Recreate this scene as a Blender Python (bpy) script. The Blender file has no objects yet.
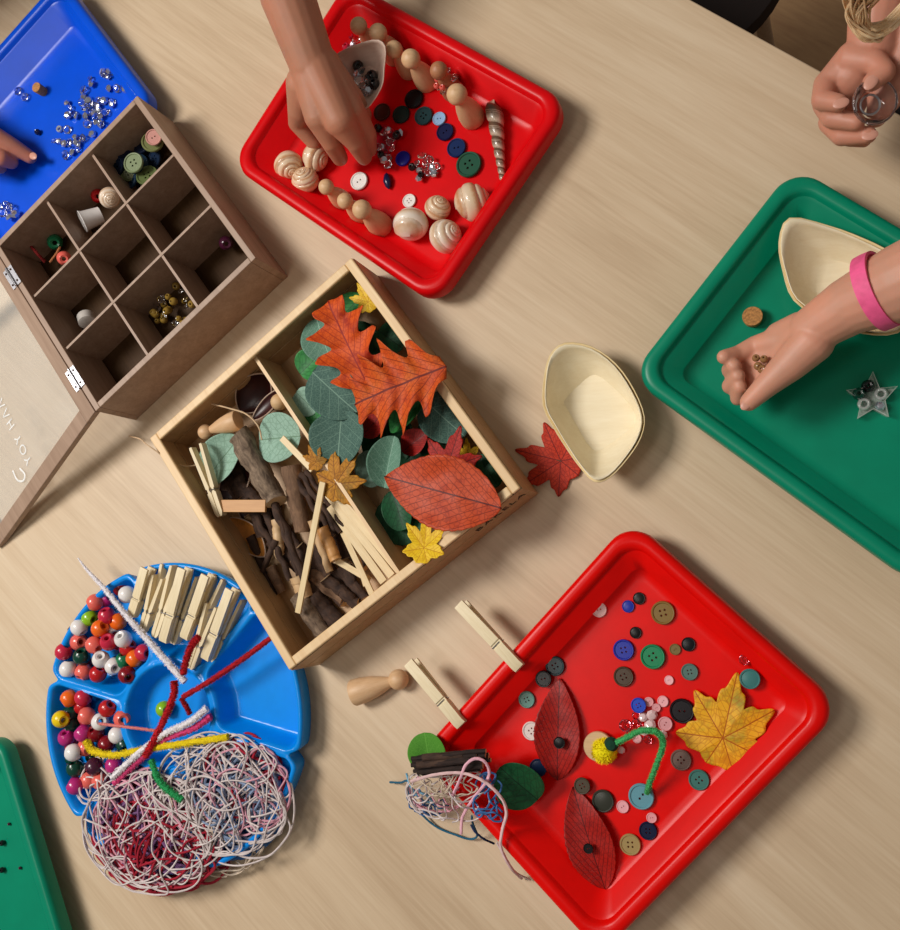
import bpy, math, random
import numpy as np
from mathutils import Vector, Matrix, noise, geometry
rnd = random.Random(7)
SC = bpy.context.scene
COL = SC.collection
PI = math.pi
# ------------------------------------------------------------------ camera
CAMH = 0.8; FPX = 936.0
RC = Matrix.Rotation(math.radians(19.613), 3, 'Y') @ Matrix.Rotation(math.radians(6.332), 3, 'X')
cam = bpy.data.cameras.new('camera'); cam.sensor_fit = 'HORIZONTAL'; cam.sensor_width = 36
cam.lens = 36 * FPX / 900; cam.clip_start = .01
co = bpy.data.objects.new('camera', cam); COL.objects.link(co)
co.matrix_world = Matrix.Translation((0, 0, CAMH)) @ RC.to_4x4()
SC.camera = co
# ------------------------------------------------------------------ world and lamps
SC.view_settings.view_transform = 'Standard'; SC.view_settings.look = 'None'
SC.view_settings.gamma = 1; SC.view_settings.exposure = 0.0
SC.view_settings.use_curve_mapping = False
w = bpy.data.worlds.new('room_light'); SC.world = w; w.use_nodes = True
bg = w.node_tree.nodes['Background']; bg.inputs[0].default_value = (1.0, .93, .84, 1); bg.inputs[1].default_value = .165
def area(name, loc, target, sx, sy, power, col):
    l = bpy.data.lights.new(name, 'AREA'); l.shape = 'RECTANGLE'; l.size = sx; l.size_y = sy
    l.energy = power; l.color = col
    o = bpy.data.objects.new(name, l); COL.objects.link(o); o.location = loc
    o.rotation_euler = (Vector(target) - Vector(loc)).to_track_quat('-Z', 'Y').to_euler()
area('ceiling_lamp', (-1.45, .42, 1.75), (-.35, 0, 0), .55, .7, 36, (1, .955, .9))
area('ceiling_lamp', (-.66, -.2, 1.9), (-.4, 0, 0), .35, .5, 3.5, (1, .94, .86))

# ------------------------------------------------------------------ helpers
def P(px, py, z=0):
    d = RC @ Vector(((px - 450) / FPX, -(py - 465) / FPX, -1)); t = (z - CAMH) / d.z
    return Vector((0, 0, CAMH)) + d * t
def S(px, py, z=0): return (P(px + .5, py, z) - P(px - .5, py, z)).length * .97
def lin(c):
    r = []
    for v in c:
        v /= 255.; r.append(v / 12.92 if v < .04045 else ((v + .055) / 1.055) ** 2.4)
    return r + [1]
class NT:
    def __init__(s, name):
        s.m = bpy.data.materials.new(name); s.m.use_nodes = True; s.t = s.m.node_tree
        s.b = s.t.nodes['Principled BSDF']
    def n(s, ty, **k):
        x = s.t.nodes.new(ty)
        for a, v in k.items(): setattr(x, a, v)
        return x
    def l(s, a, b): s.t.links.new(a, b)
    def math(s, op, a, b=None, c=None):
        x = s.n('ShaderNodeMath', operation=op)
        for i, v in enumerate((a, b, c)):
            if v is None: continue
            if isinstance(v, (int, float)): x.inputs[i].default_value = v
            else: s.l(v, x.inputs[i])
        return x.outputs[0]
    def ramp(s, fac, stops):
        x = s.n('ShaderNodeValToRGB'); e = x.color_ramp.elements
        while len(e) < len(stops): e.new(.5)
        for i, (p, c) in enumerate(stops): e[i].position = p; e[i].color = lin(c)
        s.l(fac, x.inputs[0]); return x.outputs[0]
    def coord(s, sc=(1, 1, 1), kind='Object'):
        tc = s.n('ShaderNodeTexCoord'); mp = s.n('ShaderNodeMapping'); mp.inputs['Scale'].default_value = sc
        s.l(tc.outputs[kind], mp.inputs[0]); return mp.outputs[0]
    def noise(s, vec, scale, detail=4, rough=.6, dist=0):
        x = s.n('ShaderNodeTexNoise'); x.inputs['Scale'].default_value = scale; x.inputs['Detail'].default_value = detail
        x.inputs['Roughness'].default_value = rough; x.inputs['Distortion'].default_value = dist
        s.l(vec, x.inputs['Vector']); return x.outputs['Fac']
    def bump(s, h, strength, dist=.001):
        x = s.n('ShaderNodeBump'); x.inputs['Strength'].default_value = strength; x.inputs['Distance'].default_value = dist
        s.l(h, x.inputs['Height']); s.l(x.outputs[0], s.b.inputs['Normal'])
MATS = {}
def var(c, k): return tuple(max(0, min(255, v * k)) for v in c)
def plain(name, c, rough=.5, amt=.08, scale=120, bump=0, coat=0, metal=0, sss=0, trans=0, ior=1.45, spec=.5, vec=(1, 1, 1)):
    if name in MATS: return MATS[name]
    t = NT(name); v = t.coord(vec); nz = t.noise(v, scale)
    t.l(t.ramp(nz, [(.3, var(c, 1 - amt)), (.7, var(c, 1 + amt))]), t.b.inputs['Base Color'])
    b = t.b.inputs; b['Roughness'].default_value = rough; b['Metallic'].default_value = metal
    b['Coat Weight'].default_value = coat; b['Coat Roughness'].default_value = .12; b['Specular IOR Level'].default_value = spec
    b['Transmission Weight'].default_value = trans; b['IOR'].default_value = ior
    if sss: b['Subsurface Weight'].default_value = sss; b['Subsurface Radius'].default_value = (.008, .003, .0015); b['Subsurface Scale'].default_value = 1
    if bump: t.bump(nz, bump)
    MATS[name] = t.m; return t.m
def wood(name, c1, c2, scale=(4, 60, 60), rough=.5, fine=.35, bump=.08):
    if name in MATS: return MATS[name]
    t = NT(name); v = t.coord(scale); n1 = t.noise(v, 1.6, 5, .6, .6); v2 = t.coord(tuple(a * 4 for a in scale)); n2 = t.noise(v2, 2, 3)
    f = t.math('ADD', t.math('MULTIPLY', n1, 1 - fine), t.math('MULTIPLY', n2, fine))
    t.l(t.ramp(f, [(.32, c1), (.68, c2)]), t.b.inputs['Base Color']); t.b.inputs['Roughness'].default_value = rough
    if bump: t.bump(n2, bump, .0004)
    MATS[name] = t.m; return t.m
def glass(name, c=(255, 255, 255), rough=.03):
    if name in MATS: return MATS[name]
    t = NT(name); v = t.coord(); nz = t.noise(v, 300)
    t.l(t.ramp(nz, [(.3, var(c, .97)), (.7, c)]), t.b.inputs['Base Color'])
    t.b.inputs['Transmission Weight'].default_value = 1; t.b.inputs['Roughness'].default_value = rough; t.b.inputs['IOR'].default_value = 1.5
    MATS[name] = t.m; return t.m
def leafmat(name, c1, c2, vein, n=9., slant=.35, vw=.08, rough=.55, net=0., c3=None, edge=None):
    t = NT(name); uv = t.n('ShaderNodeUVMap'); sp = t.n('ShaderNodeSeparateXYZ'); t.l(uv.outputs[0], sp.inputs[0])
    u, v = sp.outputs[0], sp.outputs[1]; av = t.math('ABSOLUTE', v)
    ob = t.coord(); nz = t.noise(ob, 45, 4, .6)
    col = t.ramp(nz, [(.3, c1), (.5, c2)] + ([(.68, c3)] if c3 else []))
    mid = t.math('LESS_THAN', av, .02)
    ph = t.math('FRACT', t.math('MULTIPLY', t.math('SUBTRACT', u, t.math('MULTIPLY', av, slant)), n))
    side = t.math('MULTIPLY', t.math('LESS_THAN', ph, vw), .75)
    f = t.math('MAXIMUM', mid, side)
    if net:
        vo = t.n('ShaderNodeTexVoronoi', feature='DISTANCE_TO_EDGE'); vo.inputs['Scale'].default_value = net; t.l(ob, vo.inputs['Vector'])
        f = t.math('MAXIMUM', f, t.math('MULTIPLY', t.math('LESS_THAN', vo.outputs['Distance'], .06), .35))
    mx = t.n('ShaderNodeMix', data_type='RGBA'); t.l(f, mx.inputs[0]); t.l(col, mx.inputs[6]); mx.inputs[7].default_value = lin(vein)
    t.l(mx.outputs[2], t.b.inputs['Base Color']); t.b.inputs['Roughness'].default_value = rough
    t.bump(t.math('SUBTRACT', nz, f), .5, .0006); t.b.inputs['Specular IOR Level'].default_value = .3
    MATS[name] = t.m; return t.m

class G:
    def __init__(s): s.V = []; s.F = []; s.M = []; s.UV = None
    def add(s, V, F, mi=0, M=None):
        o = len(s.V)
        s.V += [tuple(M @ Vector(v)) if M is not None else tuple(v) for v in V]
        s.F += [tuple(i + o for i in f) for f in F]; s.M += [mi] * len(F); return s
    def box(s, a, b, mi=0, M=None):
        x0, y0, z0 = a; x1, y1, z1 = b
        return s.add([(x0,y0,z0),(x1,y0,z0),(x1,y1,z0),(x0,y1,z0),(x0,y0,z1),(x1,y0,z1),(x1,y1,z1),(x0,y1,z1)],
            [(0,3,2,1),(4,5,6,7),(0,1,5,4),(1,2,6,5),(2,3,7,6),(3,0,4,7)], mi, M)
    def lathe(s, pr, n=24, mi=0, M=None, closed=False):
        V = []; F = []; m = len(pr)
        for i in range(n):
            a = 2 * PI * i / n
            V += [(r * math.cos(a), r * math.sin(a), z) for r, z in pr]
        for i in range(n):
            j = (i + 1) % n
            for k in range(m if closed else m - 1):
                l = (k + 1) % m
                F.append((i*m+k, j*m+k, j*m+l, i*m+l))
        return s.add(V, F, mi, M)
    def tube(s, pts, rad, n=8, mi=0, capmi=None, jit=0, M=None, flat=1.):
        pts = [Vector(p) for p in pts]; m = len(pts); V = []; F = []
        t0 = (pts[1] - pts[0]).normalized(); up = Vector((0, 0, 1)) if abs(t0.z) < .9 else Vector((1, 0, 0))
        for i in range(m):
            t = (pts[min(i+1, m-1)] - pts[max(i-1, 0)]).normalized()
            a = t.cross(up)
            if a.length < 1e-6: a = t.orthogonal()
            a.normalize(); b = a.cross(t); up = b
            r = rad(i / (m - 1)) if callable(rad) else rad
            for k in range(n):
                q = 2 * PI * k / n; rr = r * (1 + jit * (rnd.random() - .5) * 2)
                V.append(pts[i] + a * math.cos(q) * rr + b * math.sin(q) * rr * flat)
        for i in range(m - 1):
            for k in range(n):
                l = (k + 1) % n; F.append((i*n+k, i*n+l, (i+1)*n+l, (i+1)*n+k))
        s.add(V, F, mi, M)
        c = mi if capmi is None else capmi; o = len(s.V) - m * n
        s.F += [tuple(o + k for k in range(n))[::-1], tuple(o + (m-1)*n + k for k in range(n))]; s.M += [c, c]
        return s
    def capsule(s, p0, r0, p1, r1, n=16, mi=0):
        p0 = Vector(p0); p1 = Vector(p1); d = (p1 - p0); L = d.length
        q = d.to_track_quat('Z', 'Y').to_matrix() if L > 1e-9 else Matrix.Identity(3)
        pr = [(r0 * math.cos(a), r0 * math.sin(a)) for a in [-PI/2 + PI/2*k/5 for k in range(6)]] + [(r1 * math.cos(a), L + r1 * math.sin(a)) for a in [PI/2*k/5 for k in range(6)]]
        pr[0] = (1e-5, pr[0][1]); pr[-1] = (1e-5, pr[-1][1])
        return s.lathe(pr, n, mi, Matrix.Translation(p0) @ q.to_4x4())
    def mesh(s, name, mats):
        me = bpy.data.meshes.new(name); me.from_pydata(s.V, [], s.F)
        for m in mats: me.materials.append(m)
        me.polygons.foreach_set('material_index', s.M)
        if s.UV:
            l = me.uv_layers.new(name='UVMap'); vi = [0] * len(me.loops); me.loops.foreach_get('vertex_index', vi)
            l.data.foreach_set('uv', [c for i in vi for c in s.UV[i]])
        me.shade_smooth(); me.set_sharp_from_angle(angle=.7); me.validate(); me.update(); return me
def link(name, me, parent=None, M=None):
    o = bpy.data.objects.new(name, me); COL.objects.link(o)
    if parent: o.parent = parent
    if M is not None: o.matrix_basis = M
    return o
def obj(name, g, mats, parent=None, M=None, bevel=0, solid=0):
    if not isinstance(mats, (list, tuple)): mats = [mats]
    o = link(name, g.mesh(name, mats) if isinstance(g, G) else g, parent, M)
    if solid: md = o.modifiers.new('thick', 'SOLIDIFY'); md.thickness = solid; md.offset = 0
    if bevel: md = o.modifiers.new('bevel', 'BEVEL'); md.width = bevel; md.segments = 2; md.limit_method = 'ANGLE'
    return o
def tag(o, label, cat, group=None):
    o['label'] = label; o['category'] = cat
    if group: o['group'] = group
    return o
def thing(name, label, cat, M=None, group=None):
    o = bpy.data.objects.new(name, None); COL.objects.link(o); o.empty_display_size = .01
    if M is not None: o.matrix_basis = M
    return tag(o, label, cat, group)
def at(v, rz=0, sc=1, tilt=None):
    M = Matrix.Translation(v) @ Matrix.Rotation(rz, 4, 'Z')
    if tilt: M = M @ Matrix.Rotation(tilt[0], 4, 'X') @ Matrix.Rotation(tilt[1], 4, 'Y')
    return M @ Matrix.Scale(sc, 4)
def span(a, b, roll=0):
    p, q = P(*a), P(*b); x = (q - p).normalized(); y = Vector((0, 0, 1)).cross(x).normalized(); z = x.cross(y)
    M = Matrix((x, y, z)).transposed().to_4x4()
    return Matrix.Translation(p) @ M @ Matrix.Rotation(roll, 4, 'X'), (q - p).length
def px2(off, sc, pts, z): return [P(off[0] + x / sc, off[1] + y / sc, zz) for (x, y), zz in zip(pts, z if isinstance(z, (list, tuple)) else [z] * len(pts))]
def smooth_path(pts, n=6):
    pts = [Vector(p) for p in pts]; q = [pts[0] * 2 - pts[1]] + pts + [pts[-1] * 2 - pts[-2]]; r = []
    for i in range(1, len(q) - 2):
        for k in range(n):
            t = k / n; a, b, c, d = q[i-1], q[i], q[i+1], q[i+2]
            r.append(.5 * ((2*b) + (c-a)*t + (2*a-5*b+4*c-d)*t*t + (3*b-a-3*c+d)*t**3))
    return r + [pts[-1]]
ORD = ['', 'second', 'third', 'fourth', 'fifth', 'sixth', 'seventh', 'eighth', 'ninth', 'tenth']
NUM = ['', 'one', 'two', 'three', 'four', 'five', 'six', 'seven', 'eight', 'nine', 'ten']
def ranked(items, key, xs, plural, place):
    """labels for look-alikes told apart by their order from the left"""
    out = {}
    groups = {}
    for i, it in enumerate(items): groups.setdefault(key(it), []).append(i)
    for k, idx in groups.items():
        idx.sort(key=lambda i: xs(items[i])); n = len(idx)
        for j, i in enumerate(idx):
            if n == 1: out[i] = 'the only %s %s' % ((k + ' ' + plural[0]).strip(), place)
            elif n == 2: out[i] = '%s one of the two %s %s' % (['left', 'right'][j], (k + ' ' + plural[1]).strip(), place)
            else:
                pos = 'leftmost' if j == 0 else 'rightmost' if j == n-1 else ORD[j] + ' from the left'
                out[i] = '%s of the %s %s %s' % (pos, NUM[n], (k + ' ' + plural[1]).strip(), place)
    return out
CL = dict(red=(186, 22, 28), crimson=(196, 36, 66), salmon=(232, 104, 92), orange=(240, 104, 22), white=(232, 228, 226),
    lime=(140, 190, 30), yellow=(232, 200, 12), magenta=(184, 40, 118), purple=(70, 22, 48), darkred=(130, 10, 26), darkgreen=(6, 62, 48),
    green=(18, 110, 70), black=(14, 13, 16), blue=(24, 44, 168), navy=(14, 22, 62), teal=(60, 128, 124), pink=(236, 150, 160), gilt=(150, 120, 50), tan=(150, 110, 70))
def gloss(c, k=''): return plain(c + ' gloss' + k, CL[c], .25, .04, 60, coat=.3)

# ------------------------------------------------------------------ materials
def table_mat():
    t = NT('maple laminate'); v = t.coord((1.6, 22, 22)); n1 = t.noise(v, 1.5, 6, .6, .9)
    v2 = t.coord((7, 170, 170)); n2 = t.noise(v2, 2, 3); v3 = t.coord((.9, 3.2, 3.2)); n3 = t.noise(v3, 2, 2)
    f = t.math('ADD', t.math('ADD', t.math('MULTIPLY', n1, .45), t.math('MULTIPLY', n2, .25)), t.math('MULTIPLY', n3, .3))
    t.l(t.ramp(f, [(.34, (190, 164, 133)), (.5, (208, 184, 153)), (.66, (221, 200, 171))]), t.b.inputs['Base Color'])
    t.b.inputs['Roughness'].default_value = .42; t.b.inputs['Specular IOR Level'].default_value = .35; return t.m
M_table = table_mat()
M_pale = wood('natural pale wood', (204, 168, 120), (226, 196, 150))
M_box = wood('beech box wood', (178, 138, 96), (206, 168, 122))
M_boxlip = wood('light box lip wood', (222, 184, 134), (240, 210, 164))
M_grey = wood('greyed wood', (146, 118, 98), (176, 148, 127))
M_greyshade = wood('greyed wood shade tone', (58, 38, 20), (74, 52, 30))  # darkened copy of the greyed wood, compartment shade put into its colour
M_greyshade.node_tree.nodes['Principled BSDF'].inputs['Specular IOR Level'].default_value = .1
M_dark = plain('dark groove', (60, 34, 20), .8)
M_peg = wood('peg birch', (222, 202, 160), (240, 224, 188), (20, 200, 200))
M_doll = wood('doll beech', (206, 164, 120), (228, 190, 148), (40, 90, 20))
M_metal = plain('steel', (190, 190, 196), .28, .05, 200, metal=1)
M_redT = plain('red tray plastic', (226, 8, 3), .3, .03, 30, spec=.2)
M_redT1 = plain('red tray plastic cooler', (214, 6, 14), .3, .03, 30, spec=.2)
M_greenT = plain('green tray plastic', (0, 132, 100), .34, .03, 30, spec=.3)
M_blueT = plain('blue tray plastic', (0, 80, 216), .28, .03, 30, spec=.35)
M_plat = plain('sky blue plastic', (0, 142, 236), .24, .03, 30, spec=.4)
M_glass = glass('clear glass'); M_crys = glass('crystal', (250, 250, 255), .02)
M_pinkg = glass('pink crystal', (255, 150, 170), .05)

# ------------------------------------------------------------------ setting
fl = obj('floor', G().box((-3, -3, -.02), (3, 3, 0)), wood('floor boards', (176, 132, 92), (206, 164, 118), (3, 20, 20), .6), None, Matrix.Translation((0, 0, -.72)) @ Matrix.Rotation(-.7, 4, 'Z'))
fl['kind'] = 'structure'
TA = math.radians(-39.7)
edge = P(691.7, 0, 0)
tab = thing('table', 'pale maple laminate classroom table under all the trays', 'table', Matrix.Translation((edge.x, edge.y, -.72)) @ Matrix.Rotation(TA, 4, 'Z'))
obj('tabletop', G().box((-1.35, -1.45, -.026), (.95, 0, 0)), M_table, tab, Matrix.Translation((0, 0, .72)), bevel=.0015)
for x in (-1.3, .9):
    for y in (-1.4, -.05): obj('leg', G().lathe([(1e-4, 0), (.02, 0), (.02, .694), (1e-4, .694)], 20), M_metal, tab, Matrix.Translation((x, y, 0)))
st = thing('stool', 'dark brown round stool standing beyond the far table edge', 'stool', at(P(716, -22, -.72)))
st.location = P(678, -40, -.27) + Vector((0, 0, -.45))
obj('seat', G().lathe([(1e-4, .42), (.12, .42), (.128, .43), (.125, .447), (.1, .452), (1e-4, .452)], 40), plain('dark stool fabric', (26, 12, 8), .8), st)
for k in range(4):
    a = PI/4 + k*PI/2; obj('leg', G().tube([(.14*math.cos(a), .14*math.sin(a), 0), (.10*math.cos(a), .10*math.sin(a), .421)], .012, 12), M_metal, st)

# ------------------------------------------------------------------ trays
def rr(L, W, r, n=8):
    p = []
    for cx, cy, a0 in ((L/2-r, W/2-r, 0), (-L/2+r, W/2-r, 1), (-L/2+r, -W/2+r, 2), (L/2-r, -W/2+r, 3)):
        for k in range(n + 1):
            a = (a0 + k / n) * PI / 2; p.append((cx + r*math.cos(a), cy + r*math.sin(a)))
    return p
def tray(name, mat, cx, cy, ang, label, L=.2715, W=.211, h=.035, R=.024):
    g = G(); prof = [(.028, 0), (.016, h-.006), (.003, h-.006), (.0012, h-.017), (0, h-.017), (0, h-.005), (.0012, h-.0016), (.004, h), (.0095, h), (.0125, h-.0022),
        (.0142, h-.010), (.0158, h-.011), (.0235, .0065), (.0255, .0045), (.029, .0036), (.031, .0029), (.0345, .0028)]
    N = None; loops = []
    for ins, z in prof:
        lp = [(x, y, z) for x, y in rr(L-2*ins, W-2*ins, max(R-ins*.55, .008))]; N = len(lp); loops.append(lp)
    V = [v for lp in loops for v in lp]; F = []
    for i in range(len(loops)-1):
        for k in range(N): l = (k+1) % N; F.append((i*N+k, i*N+l, (i+1)*N+l, (i+1)*N+k))
    F.append(tuple((len(loops)-1)*N+k for k in range(N))); F.append(tuple(range(N))[::-1])
    g.add(V, F); o = obj(name, g, mat, None, Matrix.Translation((cx, cy, 0)) @ Matrix.Rotation(ang, 4, 'Z'))
    o.data.set_sharp_from_angle(angle=1.2)
    return tag(o, label, 'tray')
FZ = .0030   # tray floor height
D = math.radians
tray('craft_tray', M_redT1, -.3335, .4021, D(-36.9), 'bright red plastic tray with snail shells and standing peg dolls')
tray('craft_tray', M_redT, -.1325, -.1305, D(-42.9) + PI/2, 'bright red plastic tray with leaves, pegs clipped to its rim and buttons')
ga = D(-39.5); gc = P(628.7, 376, .035); u = Vector((math.cos(ga), math.sin(ga), 0)); v = Vector((-u.y, u.x, 0))
c = gc + u*.1357 + v*.1055
tray('craft_tray', M_greenT, c.x, c.y, ga, 'green plastic tray under the arm with the pink wristband')
ba = D(-52); u = Vector((math.cos(ba), math.sin(ba), 0)); v = Vector((-u.y, u.x, 0))
e1 = P(158, 107, .035); e2 = P(14, 26, .035)   # right edge, upper left edge
cu = (e1 - e2).dot(u); cor = e1 - u * (e1 - e2).dot(u)
bl = (Vector((-.6159, .3143, 0)) - u*.1185 - cor).dot(u)   # the tray ends against the compartment box
c = cor + u*bl/2 - v*.1357
tray('craft_tray', M_blueT, c.x, c.y, ba, 'blue plastic tray strewn with clear gems at the upper left', L=bl, W=.2715)
p1, p2 = P(0, 738, .035), P(58, 930, .035); u = (p2-p1).normalized(); v = Vector((-u.y, u.x, 0)); c = p1 - u*.006 + u*.1357 - v*.1055
tray('craft_tray', M_greenT, c.x, c.y, math.atan2(u.y, u.x), 'green plastic tray cut off at the lower left corner')

# ------------------------------------------------------------------ wooden boxes
B1 = Matrix.Translation((-.6159, .3143, 0)) @ Matrix.Rotation(D(-52.5), 4, 'Z')
w1, l1, h1 = .2331, .2229, .0607
b1 = thing('compartment_box', 'grey-brown wooden box with nine square compartments and an open clear lid', 'box', B1)
def ringbox(w, l, z0, z1, t, mi=0, g=None):
    g = g or G()
    g.box((-w/2, -l/2, z0), (w/2, -l/2+t, z1), mi); g.box((-w/2, l/2-t, z0), (w/2, l/2, z1), mi)
    g.box((-w/2, -l/2+t, z0), (-w/2+t, l/2-t, z1), mi); g.box((w/2-t, -l/2+t, z0), (w/2, l/2-t, z1), mi); return g
obj('wall', ringbox(w1, l1, 0, h1, .0062), M_grey, b1, bevel=.0006)
obj('bottom', G().box((-w1/2+.006, -l1/2+.006, .001), (w1/2-.006, l1/2-.006, .004)), M_greyshade, b1)
wi, li = w1-.0124, l1-.0124
for k in (-1, 1):
    obj('divider', G().box((k*wi/6-.0013, -li/2, .004), (k*wi/6+.0013, li/2, h1-.004)), M_grey, b1)
    obj('divider', G().box((-wi/2, k*li/6-.0013, .004), (wi/2, k*li/6+.0013, h1-.0045)), M_grey, b1)
lidT = Matrix.Translation((0, -l1/2 - .001, h1+.0005)) @ Matrix.Rotation(math.asin((h1-.004)/l1), 4, 'X')
lid = obj('lid', ringbox(w1, l1, -.007, 0, .0165).add([], []), M_grey, b1, lidT @ Matrix.Translation((0, -l1/2, 0)), bevel=.0006)
t = NT('clear acrylic pane'); t.l(t.ramp(t.noise(t.coord(), 20), [(.3, (232, 232, 226)), (.7, (245, 245, 240))]), t.b.inputs['Base Color'])
t.b.inputs['Alpha'].default_value = .2; t.b.inputs['Roughness'].default_value = .1; M_acr = t.m
obj('pane', G().box((-w1/2+.0165, -l1/2+.0165, -.0045), (w1/2-.0165, l1/2-.0165, -.0028)), t.m, lid)
def lettering(name, body, size, mat, parent, M, ext=.0003, spacing=1.1):
    cu = bpy.data.curves.new(name, 'FONT'); cu.body = body; cu.size = size; cu.extrude = ext; cu.space_character = spacing
    tmp = bpy.data.objects.new(name, cu); COL.objects.link(tmp); bpy.context.view_layer.update()
    me = bpy.data.meshes.new_from_object(tmp.evaluated_get(bpy.context.evaluated_depsgraph_get())); bpy.data.objects.remove(tmp)
    me.materials.clear(); me.materials.append(mat); o = link(name, me, parent, M); return o
M_wht = plain('white print', (238, 238, 235), .5)
lm = Matrix.Translation((w1/2-.034, -.0700, -.0027)) @ Matrix.Rotation(D(180), 4, 'Z')
lettering('lettering', 'YOY ΗΛΛ', .0150, M_wht, lid, Matrix.Translation((.0855, -.001, -.0026)) @ Matrix.Rotation(D(-186), 4, 'Z'), .0002, 1.35)
g = G(); g.tube(smooth_path([(.078, -.022, -.0022), (.088, -.020, -.0022), (.091, -.027, -.0022), (.084, -.034, -.0022), (.072, -.033, -.0022)]), .0011, 6, flat=.3)
obj('emblem', g, M_wht, lid)
for px, py in ((9, 281), (74, 380)):
    q = B1.inverted() @ P(px, py, h1); x = q.x
    hg = G().box((x-.0125, -l1/2+.0002, h1+.0002), (x+.0125, -l1/2+.0062, h1+.0012)).box((x-.0125, -l1/2-.0065, h1-.0004), (x+.0125, -l1/2-.0012, h1+.0006))
    hg.tube([(x-.0125, -l1/2-.0004, h1+.0013), (x+.0125, -l1/2-.0004, h1+.0013)], .0016, 12)
    hinge = obj('hinge', hg, M_metal, b1)
    for sx in (-.008, .008):
        for yy in (.0033, -.0042): obj('screw', G().lathe([(1e-4, 0), (.0013, 0), (.0011, .0005), (1e-4, .0006)], 10), M_dark, hinge, Matrix.Translation((x+sx, -l1/2+yy, h1+(.0012 if yy > 0 else .0006))))

B2 = Matrix.Translation((-.3869, .0954, 0)) @ Matrix.Rotation(D(-53.8), 4, 'Z')
w2, l2, h2 = .2655, .2634, .058
b2 = thing('craft_box', 'open natural wood box with one divider, full of leaves and sticks', 'box', B2)
obj('wall', ringbox(w2, l2, 0, .028, .0058, 0, ringbox(w2, l2, .0290, .0535, .0058)), M_box, b2, bevel=.0004)
obj('groove', ringbox(w2-.0014, l2-.0014, .027, .030, .0045, 0, ringbox(w2-.0014, l2-.0014, .0525, .0545, .0045)), M_dark, b2)
obj('rim', ringbox(w2-.0010, l2-.0010, .0540, h2, .0085), M_boxlip, b2, bevel=.0012)
obj('bottom', G().box((-w2/2+.0055, -l2/2+.0055, .001), (w2/2-.0055, l2/2-.0055, .0045)), M_box, b2)
obj('divider', G().box((-w2/2+.0058, -.0015, .0045), (w2/2-.0058, .0018, .0505)), M_boxlip, b2)
lettering('lettering', 'BAKELA', .0128, plain('burnt lettering', (44, 28, 18), .7), b2, Matrix.Translation((w2/2+.0001, .074, .0310)) @ Matrix(((0, 0, 1), (1, 0, 0), (0, 1, 0))).to_4x4(), .0002, 1.25)

# --- divided platter
PC = Vector((-.5645, -.1400, 0)); PR = .1455; PH = .026; th0 = math.radians(108)
def sector_sdf(x, y, k):
    a = th0 + PI/3 * (k + .5); c, s_ = math.cos(-a), math.sin(-a); X, Y = x*c - y*s_, x*s_ + y*c; Y = abs(Y)
    r = math.hypot(x, y); rad = .012
    d1 = Y*math.cos(PI/6) - X*math.sin(PI/6) + .0028 + rad; d2 = r - (PR - .0032) + rad; d3 = .0545 - r + rad
    m = max(d1, d2, d3); o = math.sqrt(sum(max(q, 0)**2 for q in (d1, d2, d3)))
    return (o if m > 0 else m) - rad
def plat_h(x, y):
    s = min(sector_sdf(x, y, k) for k in range(6)); s = min(s, math.hypot(x, y) - .0495)
    if s > 0: return PH - min(1, s/.004)*.0015
    t_ = min(1, -s/.011); return PH - (PH-.003) * (t_*t_*(3-2*t_)) ** .8
NA, NR = 384, 84; V = [(0, 0, plat_h(0, 0))]; F = []
for i in range(NA):
    a = 2*PI*i/NA; dn = abs(((a - th0 + PI/6) % (PI/3)) - PI/6) * PR; R = PR - .010*math.exp(-(dn/.0055)**2)
    for j in range(1, NR+1):
        r = R*j/NR; V.append((r*math.cos(a), r*math.sin(a), plat_h(r*math.cos(a), r*math.sin(a))))
    V.append((R*1.004*math.cos(a), R*1.004*math.sin(a), PH-.004)); V.append(((R-.004)*math.cos(a), (R-.004)*math.sin(a), .0))
Q = NR + 2
for i in range(NA):
    n_ = (i+1) % NA; F.append((0, 1+i*Q, 1+n_*Q))
    for j in range(Q-1): F.append((1+i*Q+j, 1+i*Q+j+1, 1+n_*Q+j+1, 1+n_*Q+j))
pl = obj('divided_platter', G().add(V, F), M_plat, None, Matrix.Translation(PC)); pl.data.set_sharp_from_angle(angle=1.3)
tag(pl, 'sky blue round plastic platter with six compartments around a central dish', 'platter')

# ------------------------------------------------------------------ protos
def peg_proto():
    out = [(0,.0004),(0,.0026),(.004,.0042),(.0235,.0046),(.0245,.0036),(.0275,.0036),(.0285,.0048),(.070,.0072),(.072,.0068),(.072,.0044),(.030,.0008),(.0268,.0018),(.0235,.0004)]
    n = len(out); r = []
    for s_ in (1, -1):
        V = [(x, y, z*s_) for y in (-.0043, .0043) for x, z in out]
        F = [tuple(range(n)), tuple(range(2*n-1, n-1, -1))] + [(i, i+n, (i+1) % n + n, (i+1) % n) for i in range(n)]
        if s_ < 0: F = [f[::-1] for f in F]
        r.append(G().add(V, F).mesh('arm', [M_peg]))
    g = G(); pts = [(.026+.0016*math.cos(a), -.004+.008*a/(6*PI), .0016*math.sin(a)) for a in [k*PI/5 for k in range(31)]]
    g.tube(pts, .00045, 6)
    for s_ in (1, -1): g.tube([(.026, s_*.0046, 0), (.0262, s_*.0046, s_*.0042), (.0262, 0, s_*.0042), (.0262, -s_*.003, s_*.0041)], .00045, 6)
    return r, g.mesh('spring', [M_metal])
PEG = peg_proto()
def peg(M, label, group=None):
    t = thing('clothes_peg', label, 'clothes peg', M, group)
    for m in PEG[0]: link('arm', m, t)
    link('spring', PEG[1], t); return t
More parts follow.
